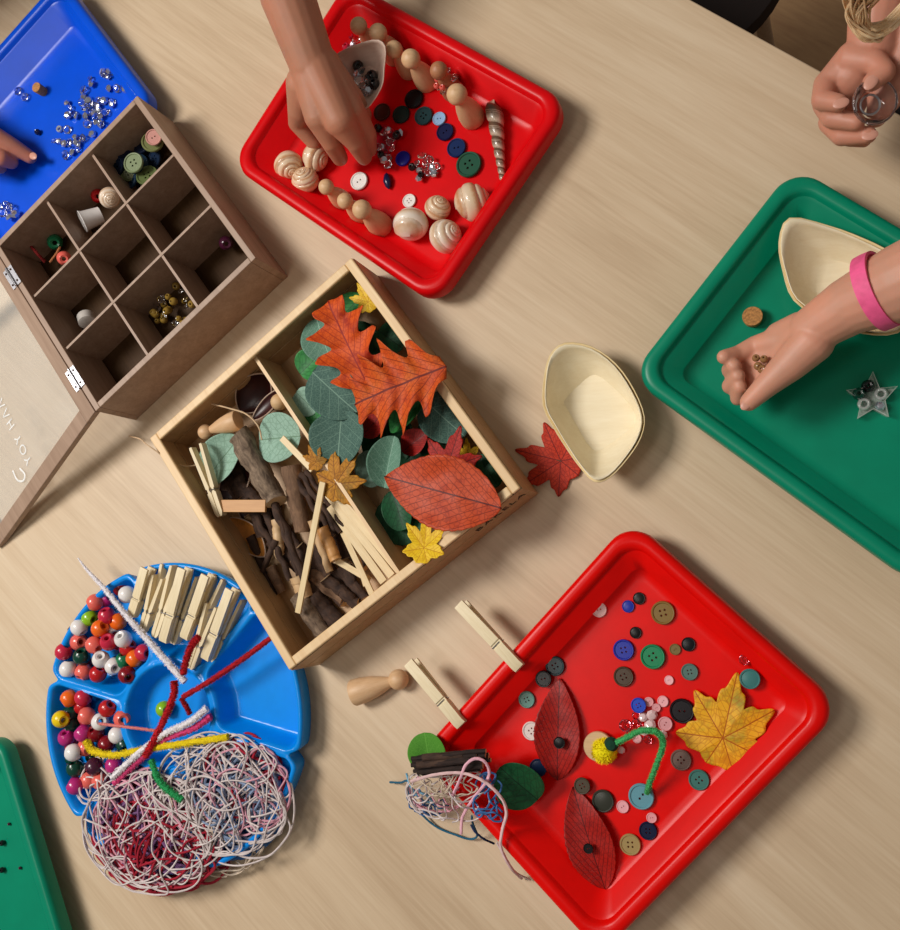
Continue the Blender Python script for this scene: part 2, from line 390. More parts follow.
def sph(r, zc, a0=-PI/2, a1=PI/2, n=10): return [(max(r*math.cos(a0+(a1-a0)*k/n), 1e-5), zc + r*math.sin(a0+(a1-a0)*k/n)) for k in range(n+1)]
DB = G().lathe([(1e-5, 0), (.0100, 0), (.0106, .0012), (.0103, .009), (.0088, .018), (.0066, .026), (.0048, .0315), (.0040, .0345), (1e-5, .0345)], 28).mesh('body', [M_doll])
DH = G().lathe(sph(.0082, .0405), 28).mesh('head', [M_doll])
def doll(M, label, sc=1, group=None):
    t = thing('peg_doll', label, 'peg doll', M @ Matrix.Scale(sc, 4), group); link('body', DB, t); link('head', DH, t); return t

def button_mesh(key, holes, dome=0.):
    g = G(); r = 1.; h = .32; N = 28
    prof = [(r*.78, h*.72), (r*.84, h*.98), (r*.92, h), (r*.985, h*.8), (r, h*.5), (r*.95, h*.1), (r*.85, 0)]
    hr = .115
    hc = [(.2, .2), (-.2, .2), (-.2, -.2), (.2, -.2)] if holes == 4 else [(.2, 0), (-.2, 0)] if holes == 2 else []
    g.lathe(prof, N)
    pts = [Vector((r*.78*math.cos(2*PI*i/N), r*.78*math.sin(2*PI*i/N))) for i in range(N)]; E = [(i, (i+1) % N) for i in range(N)]
    for cx, cy in hc:
        o = len(pts); pts += [Vector((cx+hr*math.cos(2*PI*i/8), cy+hr*math.sin(2*PI*i/8))) for i in range(8)]; E += [(o+i, o+(i+1) % 8) for i in range(8)]
    if not hc: pts.append(Vector((0, 0)))
    vs, _, fs, *_ = geometry.delaunay_2d_cdt(pts, E, [], 0, 1e-5)
    fs = [f for f in fs if all(((sum(vs[i].x for i in f)/len(f)-cx)**2 + (sum(vs[i].y for i in f)/len(f)-cy)**2)**.5 > hr*.8 for cx, cy in hc)]
    zz = lambda v: h*.72 + dome*(.6 - v.length**2)
    g.add([(v.x, v.y, zz(v) if v.length < .7 else h*.72) for v in vs], fs)
    s2 = .85/.78
    g.add([(v.x*(s2 if v.length > .7 else 1), v.y*(s2 if v.length > .7 else 1), 0) for v in vs], [f[::-1] for f in fs])
    for cx, cy in hc:
        ring = [(cx+hr*math.cos(2*PI*i/8), cy+hr*math.sin(2*PI*i/8)) for i in range(8)]
        g.add([(x, y, h*.72) for x, y in ring] + [(x, y, 0) for x, y in ring], [(i, i+8, (i+1) % 8+8, (i+1) % 8) for i in range(8)])
    return g
BUT = {k: button_mesh(k, k, .25 if k == 0 else 0) for k in (0, 2, 4)}
BCACHE = {}
def button(x, y, rpx, col, holes, label, z=FZ, rough=.3, tilt=None, group=None, rz=.5, name='button'):
    m = col if not isinstance(col, tuple) else plain('button %d %d %d' % col, col, rough, .12, 200, spec=.35)
    k = (holes, m.name)
    if k not in BCACHE: BCACHE[k] = BUT[holes].mesh('button', [m])
    r = rpx * S(x, y, z + .002)
    return tag(link(name, BCACHE[k], None, at(P(x, y, z+.002) - Vector((0, 0, .002-.0002)), rz, r, tilt)), label, 'button', group)

def leaf_pts(kind, L, W, cup=.15, droop=.1, seed=0, nu=56, nv=28):
    rg = random.Random(seed); g = G(); V = []; UV = []; F = []
    ph = rg.random()*6
    if kind in ('ovate', 'round', 'oak'):
        for i in range(nu+1):
            t = i / nu
            if kind == 'ovate': wv = (math.sin(PI*t**.85))**.8 * (1 + .015*math.sin(t*90)); 
            elif kind == 'round': wv = math.sqrt(max(0, 1-(2*t-1)**2)) ** .9
            else: wv = (math.sin(PI*min(1, t*.97+.03)**.8)**.55) * (.74 + .26*math.cos(2*PI*(t*4.1+.35))) * (1+.05*math.sin(t*70+ph))
            wv = max(wv, 1e-3)
            for j in range(nv+1):
                v = 2*j/nv-1; sh = {'oak': .17, 'ovate': .0, 'round': 0}[kind]
                x = t*L + abs(v)*wv*sh*W; y = v*wv*W/2
                z = cup*W*(abs(v)*wv)**1.5 - droop*L*(t-.4)**2 + .012*L*math.sin(9*t+ph)*v + .02*W*noise.noise((x*60, y*60, seed))
                if kind == 'oak': z += .05*W*math.sin(t*24)*abs(v)
                V.append((x, y, z)); UV.append((t, v*wv))
        for i in range(nu):
            for j in range(nv): a = i*(nv+1)+j; F.append((a, a+nv+1, a+nv+2, a+1))
    else:  # maple: polar outline around the petiole point, lobes as (angle, length, half width)
        lobes = kind; n = 180; m = 14
        def rad(a):
            best = .46
            for la, ll, lw in lobes:
                d = abs((a - la + PI) % (2*PI) - PI)
                if d < lw*1.25: best = max(best, .46 + (ll-.46)*max(0, 1-(d/(lw*1.25))**1.15) * (1 + .13*math.sin(d/lw*9+1.2)))
            return best
        V.append((0, 0, 0)); UV.append((0, 0))
        for i in range(n):
            a = 2*PI*i/n; R = rad(a)
            la = min(lobes, key=lambda q: abs((a-q[0]+PI) % (2*PI)-PI)/q[2])[0]; da = (a-la+PI) % (2*PI)-PI
            for j in range(1, m+1):
                r = R*j/m; x, y = r*math.cos(a)*L, r*math.sin(a)*W
                V.append((x, y, cup*L*(r*abs(math.sin(da*1.2)))*.5 - droop*L*r*r + .03*L*noise.noise((x*50, y*50, seed)))); UV.append((r*math.cos(da), r*math.sin(da)*2.2))
        for i in range(n):
            b_ = (i+1) % n; F.append((0, 1+i*m, 1+b_*m))
            for j in range(m-1): F.append((1+i*m+j, 1+i*m+j+1, 1+b_*m+j+1, 1+b_*m+j))
    g.add(V, F); g.UV = UV; return g
def leaf(kind, M, L, W, mat, label, cat='leaf', name='leaf', cup=.15, droop=.1, seed=0, stem=0, group=None, stemcol=(90, 60, 30)):
    sm = plain('leaf stem %d' % stemcol[0], stemcol, .6)
    if stem:
        t = thing(name, label, cat, M, group); obj('blade', leaf_pts(kind, L, W, cup, droop, seed), mat, t, solid=.0004)
        obj('stem', G().tube(smooth_path([(.004, 0, -droop*L*.1), (-stem*.5, .001, -.001), (-stem, .004, -.002)]), .0007, 6), sm, t); return t
    return tag(obj(name, leaf_pts(kind, L, W, cup, droop, seed), mat, None, M, solid=.0004), label, cat, group)
def leaf_span(kind, a, b, wpx, mat, label, **k):
    roll = k.pop('roll', 0); M, L = span(a, b, roll); W = wpx * S((a[0]+b[0])/2, (a[1]+b[1])/2, (a[2]+b[2])/2)
    return leaf(kind, M, L, W, mat, label, **k)
L_orange = leafmat('orange oak leaf', (196, 66, 12), (218, 88, 20), (150, 30, 8), 8, .5, .1, .6, 260, (160, 40, 12))
L_orange2 = leafmat('red orange oak leaf', (170, 50, 14), (208, 84, 24), (110, 24, 10), 8, .5, .1, .6, 260, (206, 96, 30))
L_red = leafmat('rust red leaf', (172, 50, 16), (196, 72, 28), (92, 14, 8), 11, .45, .09, .5, 200)
L_dred = leafmat('dark red leaf', (150, 18, 14), (176, 34, 22), (96, 8, 8), 9, .45, .1, .6, 200)
L_maroon = leafmat('maroon ovate leaf', (140, 12, 8), (166, 24, 14), (84, 4, 6), 10, .5, .14, .45, 260)
L_mred = leafmat('red maple leaf', (170, 34, 14), (196, 52, 22), (116, 14, 8), 9, .5, .1, .6, 220)
L_yel = leafmat('yellow maple leaf', (228, 158, 22), (240, 180, 34), (178, 96, 16), 8, .5, .07, .5, 150, (170, 150, 40))
L_yel2 = leafmat('bright yellow leaf', (226, 178, 14), (240, 200, 30), (200, 140, 14), 8, .5, .08, .5, 150)
L_amb = leafmat('amber leaf', (168, 104, 10), (190, 128, 20), (110, 60, 6), 8, .5, .08, .6, 150, (120, 92, 14))
L_euc = leafmat('eucalyptus leaf', (78, 116, 98), (96, 136, 116), (140, 176, 156), 5, .4, .05, .7, 330)
L_eucd = leafmat('dark eucalyptus leaf', (52, 84, 76), (66, 98, 88), (116, 148, 132), 5, .4, .05, .7, 360)
L_eucp = leafmat('pale eucalyptus leaf', (128, 164, 146), (150, 184, 166), (108, 140, 116), 5, .4, .05, .7, 200)
L_grn = leafmat('green leaf', (34, 110, 56), (52, 136, 66), (20, 80, 36), 6, .5, .07, .5, 150)
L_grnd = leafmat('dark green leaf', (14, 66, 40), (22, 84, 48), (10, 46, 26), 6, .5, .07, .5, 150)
L_moss = leafmat('mossy green leaf', (54, 120, 26), (76, 142, 40), (100, 164, 60), 6, .5, .05, .7, 420)
MAPLE = [(0, 1, .34), (.95, .86, .34), (-.95, .86, .34), (1.9, .62, .32), (-1.9, .62, .32)]
MAPLE2 = [(0, 1, .36), (.82, .98, .36), (-.9, .9, .36), (1.75, .75, .4), (-1.8, .8, .4), (2.7, .5, .3), (-2.7, .5, .3)]

def rough_path(M0, L, n=24, wob=.05, seed=0):
    return [Vector((L*i/(n-1), wob*L*noise.noise((i*.22, seed, 0)), wob*L*noise.noise((i*.22, seed, 9)))) for i in range(n)]
def bark(name, c1, c2):
    t = NT(name); v = t.coord((60, 160, 160)); n1 = t.noise(v, 1.3, 6, .7, .5)
    t.l(t.ramp(n1, [(.35, c1), (.65, c2)]), t.b.inputs['Base Color']); t.b.inputs['Roughness'].default_value = .85; t.bump(n1, .8, .0015); return t.m
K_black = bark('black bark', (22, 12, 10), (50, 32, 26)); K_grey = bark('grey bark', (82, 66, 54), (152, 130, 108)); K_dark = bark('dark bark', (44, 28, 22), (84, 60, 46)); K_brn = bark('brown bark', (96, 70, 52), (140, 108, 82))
K_org = wood('orange stripped wood', (184, 128, 70), (216, 164, 104)); K_cut = wood('cut wood end', (196, 160, 116), (224, 190, 146))
def twig(a, b, wpx, mat, label, taper=.8, wob=.03, seed=0, flat=1., cat='twig', name='twig', group=None, bend=None):
    M, L = span(a, b); r = wpx/2*S((a[0]+b[0])/2, (a[1]+b[1])/2, max(a[2], b[2]))
    g = G(); pts = rough_path(None, L, 24, wob, seed); r_ = random.Random(seed); ks = [r_.random()*.22+.9 for _ in range(25)]
    g.tube(pts, lambda t: r*(1-(1-taper)*t)*(1+.12*noise.noise((t*7, seed, 3))), 14, 0, 1, .05, flat=flat)
    return tag(obj(name, g, [mat, K_cut], None, M), label, cat, group)
def stick(a, b, wpx, label, h=.002, mat=None, cat='wooden stick', name='wooden_stick', group=None):
    M, L = span(a, b); w_ = wpx*S((a[0]+b[0])/2, (a[1]+b[1])/2, max(a[2], b[2]))
    return tag(obj(name, G().box((0, -w_/2, -h/2), (L, w_/2, h/2)), mat or M_pale_s, None, M, bevel=.0003), label, cat, group)
M_pale_s = wood('pale stick wood', (220, 192, 140), (238, 216, 172), (20, 200, 200))

# ------------------------------------------------------------------ snail shells
def spire_mesh(name, mat, turns=3.2, grow=.33, spire=.55, r0=.62, seg=40, nc=18, asp=1.0):
    g = G(); n = int(turns*seg); V = []; UV = []; F = []
    for i in range(n+1):
        th = 2*PI*i/seg; e = math.exp(grow*(th - turns*2*PI)/ (PI)); cr = .48*e; tr = r0*.72*e; zc = -spire*e*1.2
        for k in range(nc):
            a = 2*PI*k/nc; rr_ = cr + tr*math.cos(a)*.95; z = zc + tr*math.sin(a)*asp
            V.append((rr_*math.cos(th), rr_*math.sin(th), z)); UV.append((i/n, k/nc))
    for i in range(n):
        for k in range(nc): l = (k+1) % nc; F.append((i*nc+k, (i+1)*nc+k, (i+1)*nc+l, i*nc+l))
    F.append(tuple(range(nc))); F.append(tuple(n*nc+k for k in range(nc))[::-1]); UV2 = UV
    z0 = min(v[2] for v in V); z1 = max(v[2] for v in V); zc = (z0+z1)/2; m = max(abs(v[0]) for v in V)
    V = [(x/m, y/m, (z-zc)/m) for x, y, z in V]
    g.add(V, F); g.UV = UV2; return g.mesh(name, [mat])
def shell_mesh(name, mat, g_=.62, squash=.86, N=96, Mr=56):
    g = G(); V = [(0, 0, squash*1.1)]; UV = [(0, 0)]; F = []
    for j in range(1, Mr):
        ph = PI*(j/Mr)**1.15
        for i in range(N):
            th = 2*PI*i/N; p = math.log(max(ph, .03)/PI)/g_ - th/(2*PI); fr = p - math.floor(p)
            k = 1 - .085*(abs(2*fr-1)**5) * min(1, (PI-ph)*1.2) - .16*(th/(2*PI))*(ph/PI)**1.2
            UV.append((fr, ph)); V.append((k*math.sin(ph)*math.cos(th), k*math.sin(ph)*math.sin(th), (k*math.cos(ph) + .12*math.exp(-ph*2))*squash))
    V.append((0, 0, -squash*.92)); UV.append((0, 1)); L = len(V)-1
    for i in range(N):
        n = (i+1) % N; F.append((0, 1+i, 1+n))
        for j in range(Mr-2): a = 1+j*N; F.append((a+i, a+N+i, a+N+n, a+n))
        a = 1+(Mr-2)*N; F.append((a+i, L, a+n))
    g.add(V, F); g.UV = UV; return g.mesh(name, [mat])
def shellmat(name, c1, c2, c3, bands, along=0):
    t = NT(name); uv = t.n('ShaderNodeUVMap'); sp = t.n('ShaderNodeSeparateXYZ'); t.l(uv.outputs[0], sp.inputs[0])
    nz = t.noise(t.coord((2, 2, 2)), 2.2, 4)
    f = t.math('FRACT', t.math('ADD', t.math('MULTIPLY', sp.outputs[0 if along else 1], bands), t.math('MULTIPLY', nz, .35)))
    t.l(t.ramp(f, [(.15, c1), (.45, c2), (.7, c3), (.95, c1)]), t.b.inputs['Base Color']); t.b.inputs['Roughness'].default_value = .32; t.b.inputs['Coat Weight'].default_value = .3; return t.m
SH1 = shell_mesh('snail_shell', shellmat('banded shell', (226, 202, 174), (196, 142, 98), (232, 206, 172), 1, 1))
SH2 = shell_mesh('snail_shell', shellmat('pale banded shell', (236, 222, 206), (206, 170, 136), (224, 200, 172), 1, 1))
SH3 = spire_mesh('spiral_shell', shellmat('grey brown shell', (96, 72, 54), (196, 178, 156), (120, 94, 72), 2), turns=9, grow=.085, spire=3.2, r0=.42, asp=1.25)
def shell(x, y, rpx, me, label, tl=(1., .5), rz=0, z=None):
    r = rpx*S(x, y, .015)*1.05
    return tag(link('snail_shell', me, None, at(P(x, y, FZ + r*.85), rz, r, tl)), label, 'shell')

# beads
BM = {}
def bead_me(col):
    if col not in BM:
        BM[col] = G().lathe([(.30, -.78), (.55, -.86), (.82, -.62), (.98, -.25), (1, 0), (.98, .25), (.82, .62), (.55, .86), (.30, .78), (.26, .3), (.26, -.3)], 22, closed=True).mesh('bead', [gloss(col)])
    return BM[col]
def jewel_me(name, mat, n=8):
    g = G(); g.lathe([(1e-4, -.55), (.62, -.35), (1, .05), (.62, .5), (.3, .55), (1e-4, .55)], n); me = g.mesh(name, [mat]); me.set_sharp_from_angle(angle=.05); return me
GEM = jewel_me('glass_gem', M_crys); GEMP = jewel_me('pink_gem', M_pinkg)
SILV = plain('mirror backed gem', (206, 210, 222), .14, .1, 400, metal=.85)
GEMS = jewel_me('glass_gem', SILV, 6)

# ------------------------------------------------------------------ tubes, yarn
def fuzzy(name, col, pts, rpx, label, twist=None, cat='pipe cleaner', taper=0):
    mid = pts[len(pts)//2]; r = rpx*S(mid[0], mid[1], mid[2]); W = smooth_path([P(*p) for p in pts], 26); o = W[0].copy()
    m1 = plain('chenille %d %d %d' % col, col, .95, .15, 900)
    g = G(); q = [p-o for p in W]
    g.tube(q, (lambda t: r*.62*(1-taper*(1-t)**2)), 10, jit=.22)
    for i in range(0, len(q)-1):          # pile of short hairs
        tdir = (q[i+1]-q[i]).normalized(); a = tdir.orthogonal().normalized(); b = tdir.cross(a)
        rs = r*(1-taper*(1-i/len(q))**2)
        for k in range(9):
            an = rnd.random()*2*PI; d_ = (a*math.cos(an)+b*math.sin(an) + tdir*(rnd.random()-.5)*.5).normalized(); c0 = q[i].lerp(q[i+1], rnd.random()) + d_*rs*.4
            e = tdir*rs*.09; g.add([c0-e, c0+e, c0+d_*rs*.62], [(0, 1, 2)])
    return tag(obj(name, g, m1, None, Matrix.Translation(o)), label, cat)
def strand(g, pts, r, mi=0, n=5): g.tube(pts, r, n, mi, jit=.12)
def tangle(g, cx, cy, rx, ry, z0, z1, n, r, mi, wl=.18, wh=.55, seed=0, steps=9):
    rg = random.Random(seed); c = P(cx, cy, z0); s = S(cx, cy, z0)
    for k in range(n):
        a = rg.random()*2*PI; q0 = rg.random()**.5*.85; x, y = q0*math.cos(a)*rx, q0*math.sin(a)*ry; h = rg.random()*6.3; pts = []
        kv = rg.uniform(-.5, .5); st = (rx+ry)*.5*rg.uniform(.16, .30)*(1+wl*1.2)
        for i in range(int(steps*rg.uniform(.8, 1.7))):
            if rg.random() < .22: kv = rg.choice((-1, 1))*rg.uniform(.1, 1.15-wl)
            e = math.hypot(x/rx, y/ry)
            if e > .8:
                d = (math.atan2(-y, -x)-h+PI) % (2*PI)-PI; h += max(-1.1, min(1.1, d))*min(1, (e-.8)*4)
            h += kv; x += st*math.cos(h); y += st*math.sin(h); e = math.hypot(x/rx, y/ry)
            if e > 1.04: x *= 1.04/e; y *= 1.04/e
            e = min(1, e)
            pts.append(Vector((x*s, y*s, z0 + (z1-z0)*(1-.6*e**3)*rg.uniform(.3, 1))))
        strand(g, [p + Vector((c.x, c.y, 0)) for p in smooth_path(pts, 7)], r, mi)

# ------------------------------------------------------------------ leaves in the craft box
Z = .05
leaf_span('round', (300, 374, .030), (318, 356, .032), 30, L_grn, 'small bright green round leaf under the pale leaf at the left of the box', seed=1)
leaf_span('round', (316, 318, .040), (330, 360, .044), 40, L_euc, 'grey-green round leaf behind the upper orange oak leaf', seed=2)
leaf_span('round', (296, 392, .030), (316, 412, .030), 26, L_eucp, 'pale grey-green leaf beside the divider, low in the box', seed=3)
leaf_span('round', (362, 296, .034), (340, 318, .036), 26, L_grn, 'glossy green leaf near the top corner of the box', seed=4)
leaf_span('round', (378, 330, .030), (402, 348, .034), 30, L_grnd, 'dark green leaf tucked between the two orange oak leaves and the rim', seed=5)
leaf_span('round', (309, 402, .028), (322, 434, .030), 24, L_grn, 'narrow green leaf below the two dark round leaves beside the divider', seed=6)
leaf_span('round', (312, 372, .045), (356, 412, .048), 48, L_eucd, 'upper of the two large dark grey-green round leaves', seed=7)
leaf_span('round', (342, 410, .047), (337, 464, .050), 56, L_eucd, 'lower of the two large dark grey-green round leaves, with pale net veins', seed=8)
leaf_span('round', (424, 400, .036), (464, 436, .040), 46, L_eucd, 'dark grey-green round leaf half under the right rim of the box', seed=9)
leaf_span('ovate', (390, 432, .040), (426, 398, .044), 22, L_grn, 'curled bright green leaf below the large orange oak leaf', seed=10, cup=.5)
leaf_span('round', (384, 488, .036), (394, 436, .044), 34, L_euc, 'folded pale grey-green leaf above the rust red leaf', seed=11, cup=.4)
leaf_span('round', (362, 452, .030), (376, 486, .034), 26, L_eucp, 'pale leaf standing beside the folded leaf', seed=12)
leaf_span('round', (478, 456, .032), (498, 486, .034), 26, L_grnd, 'dark blue-green leaf in the right corner of the box', seed=13)
leaf_span('round', (392, 490, .024), (404, 530, .026), 30, L_grnd, 'dark green leaf left of the yellow maple leaf', seed=14)
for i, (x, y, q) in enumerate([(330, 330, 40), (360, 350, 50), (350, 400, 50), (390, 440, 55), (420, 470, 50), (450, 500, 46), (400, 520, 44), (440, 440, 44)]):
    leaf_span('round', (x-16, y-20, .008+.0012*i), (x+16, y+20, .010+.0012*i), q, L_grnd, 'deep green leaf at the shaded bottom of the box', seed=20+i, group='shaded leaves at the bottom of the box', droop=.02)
leaf('ovate', span((362, 436, .034), (386, 410, .038))[0], .034, .026, L_dred, 'small dark red leaf showing between the grey-green leaves', seed=15)
leaf('ovate', span((402, 452, .034), (424, 434, .038))[0], .032, .024, L_maroon, 'small maroon leaf beside the folded pale leaf', seed=16)
leaf(MAPLE, span((448, 468, .044), (458, 430, .050))[0], .036, .036, L_dred, 'dark red lobed leaf partly behind the big rust red leaf', seed=17, droop=.1)
leaf(MAPLE2, span((368, 302, .046), (356, 282, .050))[0], .020, .018, L_yel2, 'yellow maple leaf against the top right rim of the box', seed=18)
leaf(MAPLE2, span((336, 484, .050), (350, 462, .052))[0], .033, .030, L_amb, 'amber maple leaf lying across the divider', seed=19, droop=.1)
leaf(MAPLE2, span((316, 462, .053), (310, 450, .054))[0], .017, .013, L_amb, 'small amber leaf beside the divider, above the matchstick', seed=31)
leaf(MAPLE2, span((468, 458, .030), (466, 440, .034))[0], .017, .015, L_yel2, 'small yellow leaf scrap against the right inner wall', seed=32)
leaf_span('oak', (372, 394, .050), (326, 300, .064), 70, L_orange, 'bright orange oak leaf nearest the top corner of the box', seed=21, cup=.12)
leaf_span('oak', (446, 366, .066), (352, 404, .062), 96, L_orange2, 'large red-orange oak leaf hanging over the right rim of the box', seed=22, cup=.06)
leaf_span('ovate', (501, 508, .064), (383, 476, .060), 72, L_red, 'big rust red oval leaf lying over the front rim of the box', seed=23, cup=.10, droop=.08)
leaf(MAPLE2, span((424, 548, .0600), (428, 520, .052))[0], .030, .024, L_yel2, 'bright yellow maple leaf at the front rim of the box', seed=24, droop=-.1)
# ------------------------------------------------------------------ sticks in the left half
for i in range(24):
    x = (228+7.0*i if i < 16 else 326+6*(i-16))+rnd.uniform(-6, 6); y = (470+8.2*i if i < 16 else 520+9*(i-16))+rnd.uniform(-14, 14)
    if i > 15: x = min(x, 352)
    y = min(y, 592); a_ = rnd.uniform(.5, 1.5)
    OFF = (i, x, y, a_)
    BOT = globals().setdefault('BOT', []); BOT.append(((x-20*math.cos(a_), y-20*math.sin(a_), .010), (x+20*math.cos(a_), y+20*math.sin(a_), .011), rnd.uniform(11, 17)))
def pod(M, L, W, label, inner, name='seed_pod'):
    g = G(); n = 20; V = []; F = []
    for i in range(n+1):
        t_ = i/n; w_ = max(math.sin(PI*t_)**.7, .02)
        for j in range(9): a = PI*j/8; V.append((t_*L, -math.cos(a)*w_*W/2, -math.sin(a)*w_*W*.28))
    for i in range(n):
        for j in range(8): a = i*9+j; F.append((a, a+9, a+10, a+1))
    t = thing(name, label, 'seed pod', M)
    obj('husk', G().add(V, F), inner, t, solid=.0008)
    e = [(V[i*9][0], V[i*9][1], V[i*9][2]) for i in range(n+1)] + [(V[i*9+8][0], V[i*9+8][1], V[i*9+8][2]) for i in range(n, -1, -1)]
    obj('edge', G().tube(e, .0007, 5), plain('pale pod edge', (186, 160, 140), .6), t); return t
M_pod = plain('dark brown husk', (52, 18, 18), .35, .2, 60); M_podo = plain('amber husk', (190, 124, 50), .5, .2, 60)
pod(span((240, 412, .014), (262, 382, .026), .5)[0], .052, .034, 'dark brown seed pod in the corner beside the divider, topmost of three', M_pod)
pod(span((252, 420, .020), (284, 388, .030), -.3)[0], .048, .018, 'narrow dark seed pod with a pale edge beside the divider', M_pod)
pod(span((222, 506, .012), (250, 450, .020), .2)[0], .058, .028, 'dark brown seed pod behind the thick grey branch', M_pod)
pod(span((230, 518, .012), (268, 560, .015), -.2)[0], .056, .024, 'amber lined seed pod lying against the left wall', M_podo)
pod(span((238, 510, .008), (290, 545, .010), .3)[0], .056, .026, 'dark seed pod under the short flat stick', M_pod)
t = doll(span((238, 420, .034), (192, 437, .034))[0] @ Matrix.Rotation(PI/2, 4, 'Y'), 'slim wooden peg doll lying in the left corner of the box', .92)
leaf_span('round', (206, 480, .024), (238, 438, .032), 38, L_eucp, 'pale grey-green leaf lying between the peg doll and the thick branch', seed=41, cup=.2)
leaf_span('round', (300, 436, .040), (258, 440, .036), 46, L_eucp, 'pale grey-green round leaf against the divider', seed=42, cup=.12)
peg(span((222, 516, .036), (199, 450, .044), PI/2)[0], 'pale clothes peg standing on its edge at the left wall of the box')
stick((218, 506, .0375), (266, 506, .039), 11, 'short orange flat stick lying beside the clothes peg', .003, K_org)
twig((238, 434, .040), (277, 502, .034), 21, K_grey, 'thickest grey bark branch, topmost in the left half of the box', .95, .03, 1, cat='branch', name='branch')
twig((291, 466, .026), (303, 532, .022), 19, K_brn, 'brown branch lying right of the thickest grey branch', .8, .03, 2, cat='branch', name='branch')
tw = [((268, 486, .032), (304, 580, .030), 9), ((274, 500, .034), (298, 574, .028), 6), ((300, 474, .030), (340, 532, .030), 6), ((306, 472, .032), (344, 526, .030), 5), ((296, 480, .028), (334, 536, .026), 7),
      ((262, 500, .022), (290, 580, .020), 8), ((276, 540, .024), (262, 572, .016), 7), ((246, 500, .016), (282, 560, .014), 8), ((300, 545, .016), (316, 600, .012), 9), ((250, 536, .010), (276, 596, .010), 9)]
lb = ranked(tw, lambda i: '', lambda i: (i[0][0]+i[1][0])/2, ('thin dark twig', 'thin dark bark twigs'), 'in the stick heap')
for i, (a, b, q) in enumerate(tw): twig(a, b, q, K_dark, lb[i], .7, .05, 10+i, group='thin dark twigs in the box')
for i, (a, b, q) in enumerate(BOT): twig(a, b, q, K_dark, 'added dark bark piece standing in for shade under the stick heap', .85, .03, 60+i, .7, 'bark', 'shade_bark', 'added shade bark under the sticks')  # dark filler pieces added so the box bottom reads as shaded
twig((325, 578, .018), (358, 604, .016), 12, K_dark, 'dark twig crossing the front corner of the stick heap', .9, .06, 31)
twig((297, 594, .020), (326, 636, .014), 18, K_grey, 'grey branch end poking into the front corner of the box', .95, .02, 32, cat='branch', name='branch')
twig((314, 598, .012), (342, 626, .010), 18, K_dark, 'thick dark branch beside the grey branch end at the front', .95, .03, 33, cat='branch', name='branch')
twig((296, 560, .010), (346, 600, .009), 16, K_brn, 'brown branch half buried at the front of the stick heap', .9, .03, 34, cat='branch', name='branch')
twig((322, 528, .030), (336, 560, .026), 12, K_org, 'short orange stripped twig beside the long matchstick', .95, .02, 35)
twig((312, 520, .026), (330, 572, .018), 9, K_cut, 'pale peeled twig with a rounded end', .8, .02, 36)
twig((277, 520, .022), (280, 556, .018), 11, K_cut, 'pale peeled twig between dark bark at the centre of the heap', .8, .05, 37)
twig((270, 566, .014), (282, 592, .012), 10, K_brn, 'short cut twig near the left wall of the box', .9, .03, 38)
twig((298, 576, .024), (306, 598, .018), 16, K_cut, 'split pale wood chunk under the end of the long matchstick', .9, .02, 39)
stick((323, 482, .052), (298, 613, .034), 6, 'longest pale matchstick lying on top of the stick heap', .0022)
stick((282, 438, .046), (313, 470, .048), 6, 'pale matchstick poking over the grey-green leaf at the divider', .0022)
stick((331, 488, .040), (399, 570, .036), 8, 'pale flat stick nearest the divider, rightmost of the bundle')
stick((328, 494, .036), (392, 576, .032), 8, 'pale flat stick second from the divider in the bundle')
stick((330, 506, .032), (384, 582, .026), 8, 'pale flat stick third from the divider in the bundle')
stick((343, 532, .028), (372, 594, .022), 6, 'thin pale stick lying across the front end of the bundle')
stick((352, 540, .024), (366, 586, .018), 5, 'thin pale stick crossing under the bundle near the front wall')
stick((336, 560, .020), (370, 580, .018), 6, 'short pale stick pointing at the front wall below the bundle')
tag(obj('wooden_ball', G().lathe(sph(.008, 0), 20), K_cut, None, at(P(279, 402, .034))), 'small round pinkish wooden ball beside the divider', 'bead')
g = G(); o = P(150, 446, .058)
strand(g, [p-o for p in smooth_path([P(*q) for q in [(129, 436, .001), (140, 439, .03), (146, 444, .0600), (156, 451, .0600), (166, 458, .053), (184, 466, .040), (202, 464, .034)]], 10)], .0007, 0, 6)
tag(obj('twine', g, plain('jute twine', (206, 176, 140), .9), None, Matrix.Translation(o)), 'pale twine hanging over the left corner of the box', 'twine')
g = G(); o = P(240, 410, .04)
strand(g, [p-o for p in smooth_path([P(*q) for q in [(212, 404, .040), (228, 408, .046), (246, 414, .048), (258, 426, .047), (262, 440, .044)]], 10)], .0008, 0, 6)
tag(obj('twine', g, MATS['jute twine'], None, Matrix.Translation(o)), 'loose twine curling over the thick branch end', 'twine')

